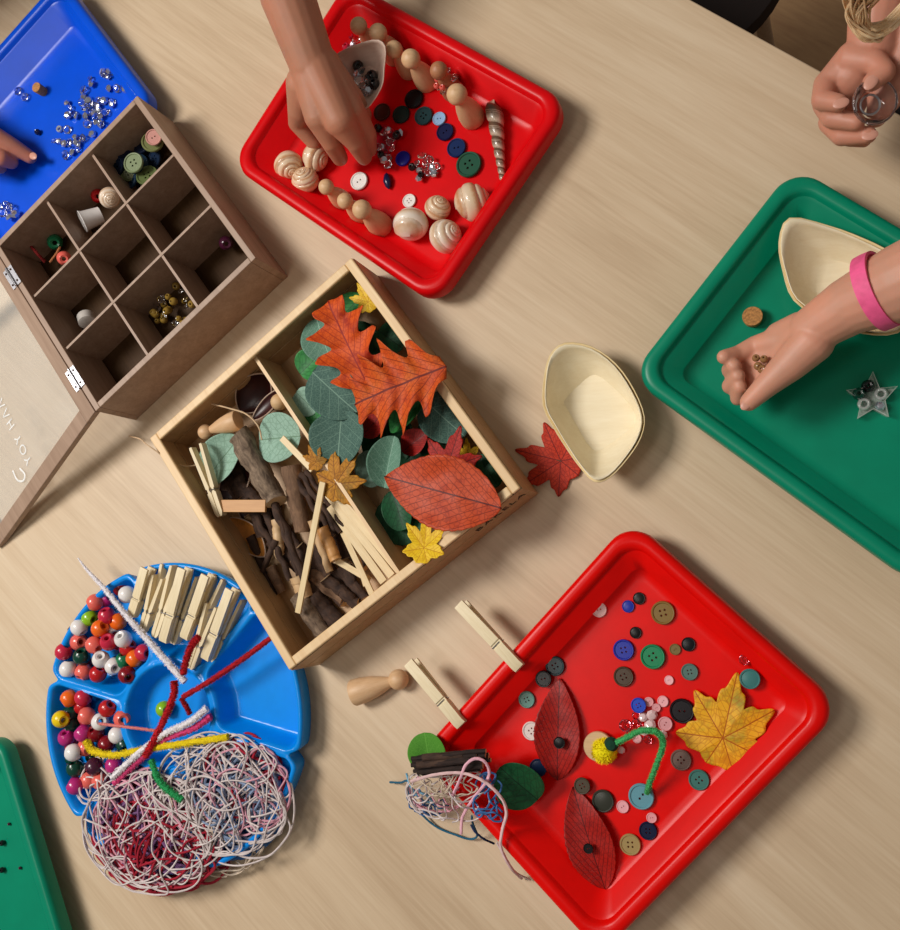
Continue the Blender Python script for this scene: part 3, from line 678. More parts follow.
# ------------------------------------------------------------------ contents of the platter
def mini(M, x, y, z): return M
bl1 = [('white', 450, 230, 3), ('darkred', 420, 195, 0), ('salmon', 285, 270, 2), ('magenta', 345, 250, 0), ('lime', 258, 350, 1), ('crimson', 345, 340, 2), ('white', 203, 400, 2), ('orange', 310, 405, 3), ('orange', 405, 370, 1),
  ('white', 430, 460, 3), ('salmon', 200, 475, 1), ('salmon', 280, 490, 3), ('crimson', 355, 475, 3), ('crimson', 122, 525, 2), ('darkgreen', 215, 550, 2), ('white', 315, 565, 3), ('red', 455, 505, 1),
  ('green', 435, 570, 1), ('orange', 490, 560, 2), ('crimson', 535, 530, 2), ('white', 380, 600, 2), ('white', 145, 615, 2), ('salmon', 225, 630, 1), ('red', 300, 640, 2), ('darkred', 450, 645, 3), ('white', 380, 410, 0)]
bl2 = [('orange', 175, 110, 2), ('crimson', 260, 105, 2), ('yellow', 125, 235, 3), ('darkgreen', 185, 200, 0), ('salmon', 280, 215, 3), ('red', 405, 170, 3), ('salmon', 495, 230, 2), ('white', 360, 250, 2), ('magenta', 160, 345, 1),
  ('magenta', 258, 320, 2), ('darkred', 335, 320, 1), ('white', 465, 330, 2), ('white', 200, 435, 3), ('salmon', 275, 405, 1), ('darkgreen', 210, 530, 2), ('purple', 325, 520, 3), ('magenta', 445, 510, 2), ('salmon', 295, 600, 1),
  ('salmon', 365, 605, 2), ('magenta', 212, 635, 2), ('darkgreen', 190, 265, 0), ('darkgreen', 510, 385, 1), ('red', 255, 155, 0), ('darkred', 400, 385, 1)]
CN = dict(darkred='dark red', darkgreen='dark green')
for lst, ox, oy, sc, place, grp in ((bl1, 40, 550, 5.167, 'in the upper bead compartment', 'beads in the upper bead compartment'), (bl2, 40, 680, 6., 'in the lower bead compartment', 'beads in the lower bead compartment')):
    lb = ranked(lst, lambda i: CN.get(i[0], i[0]), lambda i: i[1], ('wooden bead', 'wooden beads'), place)
    for i, (c_, x, y, lev) in enumerate(lst):
        x = ox+x/sc; y = oy+y/sc; z = .0125+.0045*lev
        M = at(P(x, y, z), rnd.random()*6, .0086, (rnd.uniform(.5, 1.5), rnd.uniform(-1, 1)))
        tag(link('bead', bead_me(c_), None, M), lb[i], 'bead', grp)
tag(link('bead', bead_me('lime'), None, at(P(164, 709, .0112), 1, .0080, (1, .4))), 'lime green bead alone in the central dish of the platter', 'bead')
# lower layer of beads seen in the gaps
for i in range(20):
    c_ = ['crimson', 'darkred', 'purple', 'red', 'darkgreen'][i % 5]; up = i < 10
    x = rnd.uniform(70, 122) if up else rnd.uniform(66, 108); y = rnd.uniform(615, 668) if up else rnd.uniform(706, 780)
    tag(link('bead', bead_me(c_), None, at(P(x, y, .0095), rnd.random()*6, .0066, (1, .3))), '%s bead of the lower layer in the %s bead compartment' % (CN.get(c_, c_), 'upper' if up else 'lower'), 'bead', 'lower layer beads')
pg = [((112, 108), (15, 395), 0, .030, 'leftmost clothes peg in the peg compartment, face up'), ((180, 160), (85, 490), PI/2, .026, 'second peg from the left, lying on its edge'), ((232, 95), (140, 420), PI/2, .020, 'third peg from the left, half hidden between two others'),
  ((290, 105), (160, 520), PI/2, .027, 'fourth peg from the left, lying on its edge beside the widest peg'), ((335, 110), (205, 550), 0, .033, 'fifth peg from the left, face up in the middle of the compartment'), ((385, 150), (270, 560), PI/2, .020, 'sixth peg from the left, low between two face-up pegs'),
  ((475, 150), (330, 530), 0, .031, 'seventh peg from the left, face up under the red pipe cleaner tip'), ((540, 160), (430, 450), PI/2, .022, 'eighth peg from the left, on its edge'), ((500, 330), (375, 710), PI/2, .024, 'lowest peg, reaching nearest the central dish'),
  ((620, 235), (455, 655), 0, .033, 'rightmost face-up peg beside the wooden box'), ((655, 285), (500, 665), PI/2, .021, 'rightmost peg of all, lying under the box side')]
for i, (a, b, roll, z, L_) in enumerate(pg):
    A = (130+a[0]/6, 550+a[1]/6, z+.004); B = (130+b[0]/6, 550+b[1]/6, z)
    M, L = span(B, A, roll); peg(M @ Matrix.Diagonal((L/.072, 1.05, 1, 1)), 'pale ' + L_, 'pegs in the platter')
fuzzy('pipe_cleaner', (226, 218, 226), [(78, 558, .030), (88, 571, .032), (103, 587, .036), (125, 614, .040), (154, 647, .036), (185, 682, .034)], 4.2, 'white fuzzy pipe cleaner crossing the upper bead compartment', taper=.8)
fuzzy('pipe_cleaner', (172, 10, 22), [(199, 637, .046), (192, 645, .045), (187, 658, .042), (183, 674, .038)], 4.2, 'short bent red pipe cleaner over the clothes pegs')
fuzzy('pipe_cleaner', (182, 14, 26), [(174, 681, .032), (174, 694, .034), (166, 715, .036), (155, 738, .038), (145, 757, .040)], 4.2, 'red pipe cleaner slanting across the central dish to the yarn')
fuzzy('pipe_cleaner', (164, 12, 26), [(271, 638, .034), (240, 661, .034), (210, 681, .034), (183, 697, .034)], 3.6, 'long red pipe cleaner running to the wooden box')
fuzzy('pipe_cleaner', (176, 20, 26), [(181, 698, .030), (186, 706, .026), (190, 714, .022)], 3, 'shortest red pipe cleaner stub in the central dish')
fuzzy('pipe_cleaner', (238, 222, 234), [(207, 708, .034), (190, 722, .035), (166, 733, .036), (140, 752, .036), (112, 778, .034)], 4, 'white and blush pipe cleaner beside the yellow one')
fuzzy('pipe_cleaner', (206, 62, 116), [(211, 716, .030), (194, 728, .031), (164, 740, .032), (142, 758, .032), (114, 783, .030)], 4, 'deep pink pipe cleaner alongside the white one')
fuzzy('pipe_cleaner', (222, 196, 14), [(86, 741, .030), (93, 751, .032), (115, 755, .034), (142, 750, .034), (180, 744, .034), (228, 737, .032)], 4.2, 'bright yellow pipe cleaner curving across the lower compartments')
fuzzy('pipe_cleaner', (36, 150, 84), [(151, 760, .034), (158, 779, .038), (168, 790, .040), (182, 800, .038)], 4, 'green pipe cleaner lying between the two yarn heaps')
fuzzy('pipe_cleaner', (210, 120, 116), [(92, 723, .026), (110, 725, .028), (135, 728, .028), (158, 731, .026)], 1.8, 'thin salmon pipe cleaner over the lower bead compartment')
yw, yp, yr, yb, yt = plain('white yarn', (214, 202, 200), .95), plain('pink yarn', (214, 156, 172), .95), plain('red yarn', (160, 26, 48), .95), plain('blue yarn', (64, 110, 168), .95), plain('cream yarn', (206, 188, 168), .95)
ym = plain('mauve yarn', (120, 84, 128), .95)
def heap(name, label, specs, mats):
    g = G(); o = P(specs[0][0], specs[0][1], 0)
    for i, sp in enumerate(specs): tangle(g, *sp, seed=i*7+len(label))
    g.V = [(x-o.x, y-o.y, z-o.z) for x, y, z in g.V]; x = obj(name, g, mats, None, Matrix.Translation(o)); tag(x, label, 'yarn'); x['kind'] = 'stuff'; return x
heap('yarn_tangle', 'tangled heap of red, pink and white yarn spilling over the lower left of the platter',
  [(158, 830, 64, 48, .006, .026, 40, .0016, 2), (158, 824, 60, 46, .018, .032, 34, .0015, 3), (152, 832, 68, 48, .026, .040, 22, .0008, 0, .4, .9), (158, 825, 64, 46, .022, .038, 12, .0010, 1, .3, .8), (165, 838, 58, 38, .022, .038, 22, .0012, 2, .2, .8), (185, 820, 50, 45, .014, .032, 14, .0008, 4, .3, .8), (120, 790, 40, 30, .012, .034, 8, .0009, 0, .4, .9), (165, 848, 66, 32, .006, .026, 26, .0013, 2, .2, .8)], [yw, yp, yr, ym, yt])
heap('yarn_tangle', 'tangled heap of white and blue yarn filling the right yarn compartment',
  [(225, 798, 60, 48, .006, .026, 50, .0015, 3), (226, 794, 56, 44, .018, .034, 34, .0012, 5), (224, 792, 66, 50, .024, .040, 24, .0008, 0, .4, .95), (240, 785, 52, 40, .022, .038, 9, .0009, 1, .4, .9), (240, 775, 44, 36, .018, .036, 5, .0014, 2, .4, .8), (215, 830, 52, 36, .006, .032, 26, .0008, 4, .3, .9), (235, 800, 60, 52, .02, .036, 14, .0009, 0, .2, .6)], [yw, yp, yr, yb, yt, plain('grey blue yarn', (128, 146, 176), .95)])

# ------------------------------------------------------------------ pegs and doll on the table, leaf under the boat
def tagpeg(a, b, label): M, L = span(a, b); return peg(M @ Matrix.Diagonal((L/.072, 1.1, 1, 1)), label)
tagpeg((462, 725, .0375), (411, 662, .034), 'clothes peg clipped to the red tray rim, nearer the small peg doll')
tagpeg((520, 668, .0375), (461, 604, .034), 'upper clothes peg clipped to the red tray rim, nearer the open wooden box')
M, L = span((353, 693, .0108), (407, 677, .0085)); doll(M @ Matrix.Rotation(PI/2, 4, 'Y'), 'wooden peg doll lying on the bare table beside the wooden box', L/.048)
leaf(MAPLE2, span((561, 461, .0022), (524, 452, .0016))[0], .041, .040, L_mred, 'red maple leaf sticking out from under the cream boat on the table', seed=50, droop=.0, cup=.02, stem=.012)

# ------------------------------------------------------------------ veneer boats
def veneer(name, c1, c2): return wood(name, c1, c2, (8, 60, 60), .45, bump=.03)
M_ven = veneer('cream veneer', (236, 220, 184), (246, 234, 204)); M_ven2 = veneer('yellowed veneer edge', (222, 196, 140), (238, 216, 168)); M_ven3 = veneer('pinkish veneer', (214, 184, 166), (230, 206, 190))
def boat(rim, bot, label, mat, band=True, n=4):
    c = sum(bot, Vector())/len(bot); o = Vector((c.x, c.y, bot[0].z)); N = len(rim); V = []; F = []; K = 6
    for k in range(K+1):
        f = k/K
        for a, b in zip(bot, rim): p = a.lerp(b, f) + (a-c).normalized()*.0035*math.sin(PI*f); V.append(p-o)
    for k in range(K):
        for i in range(N): l = (i+1) % N; F.append((k*N+i, k*N+l, (k+1)*N+l, (k+1)*N+i))
    F.append(tuple(range(N))[::-1])
    t = thing('veneer_boat', label, 'bowl', Matrix.Translation(o))
    x = obj('hull', G().add(V, F), mat, t, solid=.0008)
    if band:
        V = []; F = []
        for i in range(N):
            a, b = bot[i], rim[i]; ou = Vector(((b-c).x, (b-c).y, 0)).normalized()
            V += [a.lerp(b, .55)+ou*.0040-o, a.lerp(b, .97)+ou*.0030-o]
        for i in range(N): l = (i+1) % N; F.append((2*i, 2*l, 2*l+1, 2*i+1))
        obj('outer_band', G().add(V, F), M_ven2, t, solid=.0007)
    return t
def dense(p, n):
    q = []
    for i in range(len(p)):
        a, b, c_, d_ = p[i-1], p[i], p[(i+1) % len(p)], p[(i+2) % len(p)]
        for k in range(n):
            t_ = k/n; q.append(.5*((2*b)+(c_-a)*t_+(2*a-5*b+4*c_-d_)*t_*t_+(3*b-a-3*c_+d_)*t_**3))
    return q
rim = [P(x, y, z) for x, y, z in [(565, 345, .036), (591, 349, .034), (614, 366, .032), (631, 391, .032), (641, 416, .034), (638, 436, .036), (626, 456, .036), (609, 475, .036), (594, 479, .040), (580, 464, .036), (568, 446, .034), (556, 426, .034), (546, 406, .034), (546, 380, .034), (551, 357, .036)]]
bot = [P(x, y, .0045) for x, y in [(590, 376), (599, 376), (612, 386), (624, 398), (634, 412), (634, 424), (626, 432), (610, 444), (596, 451), (586, 442), (578, 428), (570, 414), (564, 403), (568, 396), (578, 386)]]
boat(dense(rim, 3), dense(bot, 3), 'cream veneer boat-shaped bowl standing on the table beside the red maple leaf', M_ven)
rim = [P(x, y, z) for x, y, z in [(791, 219, .045), (830, 228, .040), (862, 241, .040), (890, 256, .042), (912, 280, .042), (916, 306, .042), (896, 330, .042), (862, 330, .038), (828, 318, .036), (797, 299, .036), (786, 272, .036), (781, 243, .042)]]
bot = [P(x-5, y+9, .010) for x, y in [(835, 252), (852, 254), (870, 262), (884, 272), (893, 286), (893, 300), (880, 308), (862, 310), (842, 304), (826, 294), (820, 276), (824, 262)]]
boat(dense(rim, 3), dense(bot, 3), 'cream veneer boat-shaped bowl inside the green tray under the arm', M_ven)
rim = [P(x, y, z) for x, y, z in [(372, 40, .062), (385, 46, .060), (384, 68, .050), (381, 88, .046), (364, 110, .050), (350, 94, .046), (338, 78, .046), (334, 62, .050), (340, 52, .054)]]
bot = [P(x, y, .030) for x, y in [(368, 66), (374, 68), (376, 78), (374, 86), (368, 94), (360, 88), (354, 82), (354, 74), (360, 68)]]
bt = boat(dense(rim, 3), dense(bot, 3), 'small pinkish veneer boat holding gems between the hand and the peg dolls', M_ven3, False)

# ------------------------------------------------------------------ red tray with leaves and buttons
B = [((599, 609.7), 8, (240, 196, 190), 2, 'pale pink button with two holes nearest the top left wall of the lower red tray'), ((628, 606.5), 6.5, (34, 52, 160), 0, 'small blue button touching the small black one near the tray top corner'),
 ((639, 598.5), 6.5, (24, 22, 20), 0, 'small black button touching the small blue one near the tray top corner'), ((663, 612.8), 12.5, (128, 104, 50), 4, 'large shiny bronze button near the top corner of the lower red tray'),
 ((635.5, 632.8), 6.2, (14, 12, 12), 0, 'small glossy black button above the royal blue button'), ((623.6, 650), 11, (28, 44, 158), 4, 'royal blue four-hole button left of the big green button'),
 ((652.8, 656.7), 13, (14, 132, 84), 4, 'big bright green four-hole button in the lower red tray'), ((623.6, 676.7), 10.5, (74, 56, 40), 4, 'dark brown button below the royal blue button'),
 ((555, 666), 10, (22, 56, 62), 4, 'dark teal button at the tip of the upper maroon leaf'), ((543.3, 679), 8.5, (26, 22, 22), 2, 'black button overlapping the dark teal button'),
 ((526.6, 699.6), 8.5, (96, 146, 134), 4, 'small teal four-hole button left of the upper maroon leaf'), ((688.4, 644.4), 7.5, (18, 20, 24), 0, 'small black button beside the tiny olive button'),
 ((675, 649.5), 6, (120, 104, 58), 2, 'tiny olive button right of the big green button'), ((689.6, 672), 9, (84, 116, 108), 4, 'grey-green button above the yellow maple leaf'),
 ((750, 679), 11, (62, 124, 122), 0, 'plain teal disc button at the upper tip of the yellow maple leaf'), ((682, 711), 13, (22, 16, 22), 2, 'large black domed button touching the yellow maple leaf'),
 ((681, 760), 11, (112, 92, 84), 4, 'taupe four-hole button left of the yellow maple leaf base'), ((699, 780), 11, (62, 118, 110), 4, 'teal four-hole button below the yellow maple leaf'),
 ((531.4, 731), 9.5, (228, 214, 208), 4, 'white four-hole button half under the upper maroon leaf'), ((603, 801), 11.5, (54, 56, 48), 0, 'large smoky grey button right of the lower maroon leaf'),
 ((582, 786), 8.5, (76, 66, 52), 4, 'small brown button on the tip of the lower maroon leaf'), ((622.6, 807), 6.5, (244, 170, 176), 2, 'small pink button between the smoky and sky blue buttons'),
 ((641.4, 796.4), 13.5, (98, 154, 168), 2, 'large sky blue button holding the foot of the green pipe cleaner'), ((648, 831), 9.5, (16, 26, 58), 4, 'navy button beside the olive beige button'),
 ((630.3, 844.6), 11, (160, 142, 92), 4, 'olive beige four-hole button, lowest in the lower red tray'), ((538, 768), 9, (22, 44, 78), 0, 'dark blue button at the lower tip of the upper maroon leaf')]
for (x, y), r, c_, h_, L_ in B:
    zz = FZ + (.005 if 'plain teal' in L_ else .004 if 'overlapping' in L_ or 'on the tip of the lower' in L_ else 0)
    button(x, y, r, c_, h_, L_, zz, rz=rnd.random())
button(559, 743, 6, (14, 12, 14), 0, 'tiny black button lying on the upper maroon leaf', .0125)
button(588, 849, 5.2, (14, 12, 14), 2, 'tiny black button lying on the lower maroon leaf', .0125)
button(638.4, 705.5, 8, (28, 70, 190), 4, 'bright blue button on the heap of pink gems', .007, name='flower_button')
pk = [(652, 715, 6), (665, 724, 7.5), (625, 725.5, 6.5), (650, 725, 6.5), (663, 701.5, 6), (637, 724, 6), (662, 735, 6), (648.5, 702, 5), (636, 715.5, 4.5), (643, 717, 5), (637, 738.7, 5), (647.5, 739.7, 5), (621, 750, 4.5), (656, 708, 4.5), (629, 735, 4.5), (644, 731, 5), (669, 680.4, 5), (744, 660, 6), (749, 655, 5), (651.3, 818, 5.5)]
for i, (x, y, r) in enumerate(pk):
    L_ = {16: 'lone clear pink gem below the grey-green button', 17: 'pearly pink gem touching the plain teal disc button', 18: 'second pink gem beside the plain teal disc button', 19: 'pearl pink gem above the navy button'}.get(i)
    if i % 3 == 1: o = button(x, y, r, (240, 168, 172), 2, L_ or 'pink two-hole button in the heap of pink gems', FZ+.0015*(i % 2), group=None if L_ else 'pink buttons in the gem heap', rz=i, tilt=(.1, .1))
    else: tag(link('glass_gem', GEMP if i % 3 else jewel_me('glass_gem', plain('pink pearl gem', (250, 196, 196), .15, .2, 300, coat=.6)), None, at(P(x, y, FZ+(.0075 if i in (17, 18) else .0035)), i, r*S(x, y, .01), (.3, .2))), L_ or 'small pink gem in the heap by the green pipe cleaner', 'gem', None if L_ else 'pink gems in the heap')
leaf_span('ovate', (557, 781, .005), (559, 679, .009), 47, L_maroon, 'upper maroon oval leaf with a tiny black button on it', seed=61, cup=.12, droop=.12, name='leaf')
leaf_span('ovate', (605, 890, .006), (572, 788, .009), 49, L_maroon, 'lower maroon oval leaf pointing at the tray bottom corner', seed=62, cup=.1, droop=.12)
leaf([(0, 1, .42), (.82, .84, .42), (-.85, .92, .46), (1.75, .78, .46), (-1.75, .74, .44), (2.75, .5, .3), (-2.6, .55, .35)], span((723, 738, .008), (735, 683, .012))[0], .050, .045, L_yel, 'yellow-orange maple leaf lying in the lower red tray', seed=63, cup=.2, droop=.08, stem=.02, stemcol=(150, 90, 20))
MB_ = span((535, 803, .010), (504, 764, .014)); leaf_span('round', (538, 800, .018), (500, 768, .034), 48, L_grnd, 'dark green leaf on the tray rim beside the loose yarn', seed=64, cup=.2)
leaf_span('round', (432, 774, .036), (424, 733, .040), 39, L_moss, 'mossy green round leaf sticking out left of the twig bundle', seed=65, cup=.1)
# twig bundle
bb = thing('twig_bundle', 'bundle of short dark bark twigs on the corner of the lower red tray', 'twig bundle', at(P(450, 762, .036)))
inv = bb.matrix_basis.inverted()
for i in range(16):
    a = rnd.uniform(-1, 1); lv = rnd.random(); y0 = 764+a*9
    M, L = span((414+rnd.uniform(-3, 6), y0+rnd.uniform(-1, 2), .042+.010*lv), (486+rnd.uniform(-10, 6), y0-6+rnd.uniform(-2, 2), .042+.010*lv))
    g = G().tube(rough_path(None, L, 12, .03, i), rnd.uniform(.0016, .0026), 9, 0, 1, .1)
    obj('twig', g, [K_black, K_cut], bb, inv @ M)
for x, y in ((417, 765), (423, 758)):
    M, L = span((x, y, .052), (x+40, y-4, .050)); obj('twig', G().tube(rough_path(None, L, 12, .02, x), .0031, 12, 0, 1, .04), [K_dark, K_cut], bb, inv @ M)
def yline(name, label, mat, pts, z, rpx, extra=None):
    o = P(390+pts[0][0]/5.625, 720+pts[0][1]/5.625, z[0] if isinstance(z, list) else z); g = G()
    zs = z if isinstance(z, list) else [z]*len(pts)
    W = smooth_path([P(390+x/5.625, 720+y/5.625, zz) for (x, y), zz in zip(pts, zs)], 10); strand(g, [p-o for p in W], rpx*S(460, 790, .04)/2, 0, 7)
    return tag(obj(name, g, mat, None, Matrix.Translation(o)), label, 'yarn')
yline('yarn_strand', 'pale pink yarn looping tightly over the twig bundle', plain('light pink yarn', (236, 180, 196), .95), [(400, 640), (410, 540), (470, 440), (540, 350), (558, 290), (530, 232), (475, 218), (425, 255), (395, 330), (350, 430)], [.030, .036, .042, .048, .052, .056, .058, .058, .054, .044], 3)
yline('yarn_strand', 'blush yarn arching from the twig bundle down onto the table', plain('blush yarn', (226, 190, 190), .95), [(120, 345), (250, 308), (400, 298), (520, 340), (620, 430), (655, 520), (632, 620), (625, 720), (680, 830), (740, 890)], [.044, .054, .056, .054, .050, .046, .042, .040, .030, .004], 3.2)
yline('yarn_strand', 'teal yarn curving below the twig bundle over the table', plain('teal yarn', (34, 96, 124), .95), [(0, 350), (60, 352), (98, 345), (110, 420), (160, 510), (260, 600), (380, 650), (450, 670), (490, 650), (465, 580), (460, 540)], [.004, .012, .03, .02, .008, .003, .003, .004, .010, .026, .034], 2.2)
yline('yarn_strand', 'short dark blue yarn end beside the tray edge', plain('navy yarn', (26, 46, 84), .95), [(455, 590), (480, 630), (530, 670), (585, 695)], [.034, .036, .03, .02], 2.2)
yline('yarn_strand', 'light blue yarn curl near the mossy leaf', plain('light blue yarn', (120, 176, 206), .95), [(92, 300), (120, 380), (180, 450), (240, 460), (200, 420), (150, 400)], [.036, .034, .03, .026, .03, .03], 2.4)
heap('yarn_tangle', 'loose pink, white and blue yarn tangle beside the twig bundle', [(440, 790, 28, 18, .026, .048, 8, .0007, 1), (452, 792, 44, 26, .030, .050, 10, .0007, 0), (490, 800, 16, 26, .038, .048, 7, .0008, 3), (430, 800, 20, 12, .008, .03, 6, .0007, 3), (445, 780, 36, 14, .040, .052, 8, .0006, 4)], [yw, yp, yr, yb, yt])
yline('yarn_strand', 'thin white yarn tail trailing onto the table below the tray', yw, [(600, 690), (640, 760), (700, 850), (790, 900)], [.040, .034, .020, .003], 1.8)
# pipe cleaner flower
fl_ = thing('pipe_cleaner_flower', 'craft flower with a yellow pompom head on a bent green pipe cleaner stem', 'craft flower', at(P(641.4, 796.4, FZ+.004)))
inv = fl_.matrix_basis.inverted()
def child_fuzzy(name, *a, **k):
    o = fuzzy(name, *a, 'x', **k); del o['label']; del o['category']; o.matrix_basis = inv @ o.matrix_basis; o.parent = fl_; return o
child_fuzzy('stem', (66, 168, 96), [(647, 793, .010), (650, 782, .018), (656.8, 764, .026), (663, 745, .032), (660, 735, .034), (652, 730.5, .034), (640, 731, .032), (628, 737, .026), (612, 745, .020)], 4.4)
pm = G(); r_ = random.Random(3)
pm.lathe(sph(.0095, 0), 20)
for i in range(900):
    v_ = Vector((r_.gauss(0, 1), r_.gauss(0, 1), r_.gauss(0, 1))).normalized(); a_ = v_.orthogonal().normalized()*.0005; pm.add([v_*.009-a_, v_*.009+a_, v_*(.0108+r_.random()*.0012)], [(0, 1, 2)])
obj('pompom', pm, plain('yellow pompom', (246, 226, 0), .9), fl_, inv @ at(P(604, 751, .015)))
obj('collar', G().lathe([(1e-4, .004), (.004, .003), (.006, -.001), (.0045, -.003), (1e-4, -.003)], 16), plain('dark green felt', (6, 60, 40), .9), fl_, inv @ at(P(611, 744.5, .021)))
tag(obj('wood_disc', G().lathe([(1e-4, 0), (.0118, 0), (.0124, .001), (.0124, .003), (.0118, .004), (1e-4, .004)], 32), K_cut, None, at(P(599, 746, FZ+.003), 0, 1)), 'pale wooden disc under the yellow pompom', 'wooden disc')

# ------------------------------------------------------------------ red tray with dolls and shells
for hx, hy, sc, L_ in [(358.7, 26, 1.0, 'peg doll nearest the top left, behind the small gem boat'), (378, 33, 1.05, 'peg doll second from the left in the upper row'), (394, 49.5, .98, 'peg doll third from the left in the upper row'),
  (410.8, 59, 1.08, 'pale peg doll fourth from the left in the upper row'), (457, 94.5, 1.15, 'largest peg doll, at the right end of the upper row'), (326.3, 187, .9, 'left peg doll of the lower row of three'),
  (345, 201, .92, 'middle peg doll of the lower row of three'), (362, 209.7, 1.1, 'right and largest peg doll of the lower row of three')]:
    hp = P(hx, hy, FZ+.0405*sc); doll(at(Vector((hp.x, hp.y, FZ)), 0), 'standing wooden ' + L_, sc)
hp = P(439, 71, FZ+.040); t = thing('beaded_doll', 'darker peg doll wrapped in clear beads in the upper row', 'peg doll', at(Vector((hp.x, hp.y, FZ))))
m = wood('tan wood', (150, 96, 66), (190, 132, 92)); obj('body', DB.copy(), [], t).data.materials[0] = m; obj('head', DH.copy(), [], t).data.materials[0] = m
for k in range(16): obj('bead', bead_me('salmon') if k % 3 == 0 else GEM, [], t, at((.0095*math.cos(k*2.4), .0095*math.sin(k*2.4), .010+.0012*k), k, .0028))
for x, y, r, me, L_, tl, rz in [(288.6, 165.5, 13, SH1, 'banded snail shell nearest the left corner of the tray', (1.2, .6), 0), (315, 157.5, 12.5, SH1, 'banded snail shell touching the fingers of the reaching hand', (1.6, .2), 1), (305.6, 180.6, 12.5, SH1, 'snail shell with its dark apex up, below the other two at the left', (.2, .4), 2),
  (411, 225, 16.5, SH2, 'pale snail shell lowest left of the group near the tray bottom corner', (2.0, .3), 3), (437.8, 208.5, 12.5, SH1, 'small tan snail shell in the middle of the right group', (.6, .5), 1.5), (445.3, 237, 16.5, SH2, 'pale snail shell closest to the bottom corner of the tray', (.4, 1.0), .5), (471.8, 203, 18.5, SH1, 'largest banded snail shell, rightmost in the tray', (1.8, -.5), 2.5)]:
    shell(x, y, r, me, L_, tl, rz)
M, L = span((493, 96, .013), (504, 192, .006)); zs = [v.co.z for v in SH3.vertices]; xs_ = max(abs(v.co.x) for v in SH3.vertices); ln = max(zs)-min(zs)
tag(link('spiral_shell', SH3, None, M @ Matrix.Rotation(PI/2, 4, 'Y') @ Matrix.Diagonal((.0090, .0090, L/ln, 1)) @ Matrix.Translation((0, 0, -min(zs)))), 'long pointed grey-brown spiral shell along the right side of the tray', 'shell')
for x, y, r, c_, h_, L_ in [(359, 181, 8.7, (238, 230, 224), 2, 'white two-hole button below the reaching fingers'), (409, 200.6, 6.8, (238, 228, 222), 4, 'small white four-hole button above the pale snail shell'), (469, 164.7, 13, (34, 82, 62), 4, 'large dark green four-hole button at the end of the button row'),
  (456.4, 147.8, 9.7, (14, 38, 86), 2, 'shiny navy button next to the large green one'), (445, 131.8, 8.8, (12, 20, 66), 2, 'smaller navy button below the pale blue button'), (439, 118.4, 6.8, (150, 186, 226), 2, 'pale blue button in the row of dark buttons'),
  (423.5, 115.8, 9.2, (30, 62, 66), 4, 'dark green button left of the pale blue button'), (413.8, 99, 9.5, (10, 10, 14), 0, 'black button at the top of the dark button row'), (401, 114.5, 8.8, (18, 46, 42), 0, 'very dark green button at the left of the button row'),
  (381.8, 112, 8.5, (66, 44, 34), 0, 'dark brown shiny button just below the gem boat'), (402.6, 158.4, 7.5, (22, 24, 130), 0, 'bright blue button between the two gem clusters')]:
    button(x, y, r, c_, h_, L_, rz=rnd.random())
button(382, 141, 15, (206, 20, 50), 0, 'pinkish red disc under the left gem cluster', rough=.4)
g = G(); g.lathe([(1e-4, -1), (.35, -.6), (.5, 0), (.3, .7), (1e-4, 1.)], 12)
tag(obj('bead', g, gloss('navy'), None, at(P(387.5, 181, .006), 1.75, .0088, (0, PI/2))), 'dark blue teardrop bead below the left gem cluster', 'bead')
def cluster(pts, z, grp, label, r=(3.2, 4.6), dark=7, zj=.004, ms=(GEM, GEM, GEMS), dn='black'):
    for i, (x, y) in enumerate(pts):
        q = rnd.uniform(*r)*S(x, y, z); zz = z+rnd.random()*zj
        me = bead_me(dn) if dark and i % dark == 0 else ms[i % len(ms)]
        tag(link('glass_gem' if me not in BM.values() else 'bead', me, None, at(P(x, y, zz), rnd.random()*6, q, (rnd.uniform(-.5, .5), rnd.uniform(-.5, .5)))), label if me not in BM.values() else label.replace('clear glass gem', dn+' bead'), 'gem' if me not in BM.values() else 'bead', grp if me not in BM.values() else grp+' (beads)')
cluster([(378, 128), (383, 133), (388, 130), (386, 138), (390, 142), (382, 147), (377, 147), (397, 135), (400, 133), (385, 152), (389, 158), (384, 160), (392, 148), (388, 165), (381, 155), (374, 148), (394, 138)], .009, 'gems in the left cluster', 'clear glass gem in the left cluster on the pinkish red disc')
cluster([(412, 167), (417, 163), (419, 170), (425, 163), (430, 160), (432, 168), (428, 173), (421, 175), (419, 178), (437, 166), (424, 168), (434, 173), (422, 156), (414, 166)], .007, 'gems in the right cluster', 'clear glass gem in the small cluster at the tray centre')
cluster([(350, 36), (347, 41), (353, 44), (346, 47), (356, 40), (351, 50)], .010, 'gems at the top left of the tray', 'clear glass gem beside the top left peg doll', dark=3, dn='crimson')
cluster([(358, 66), (361, 71), (357, 74), (367, 78), (370, 83), (374, 84), (365, 92), (362, 86), (368, 90), (359, 80), (372, 76)], .034, 'gems in the small boat', 'clear glass gem inside the small pinkish boat', (4, 5.4), 5)

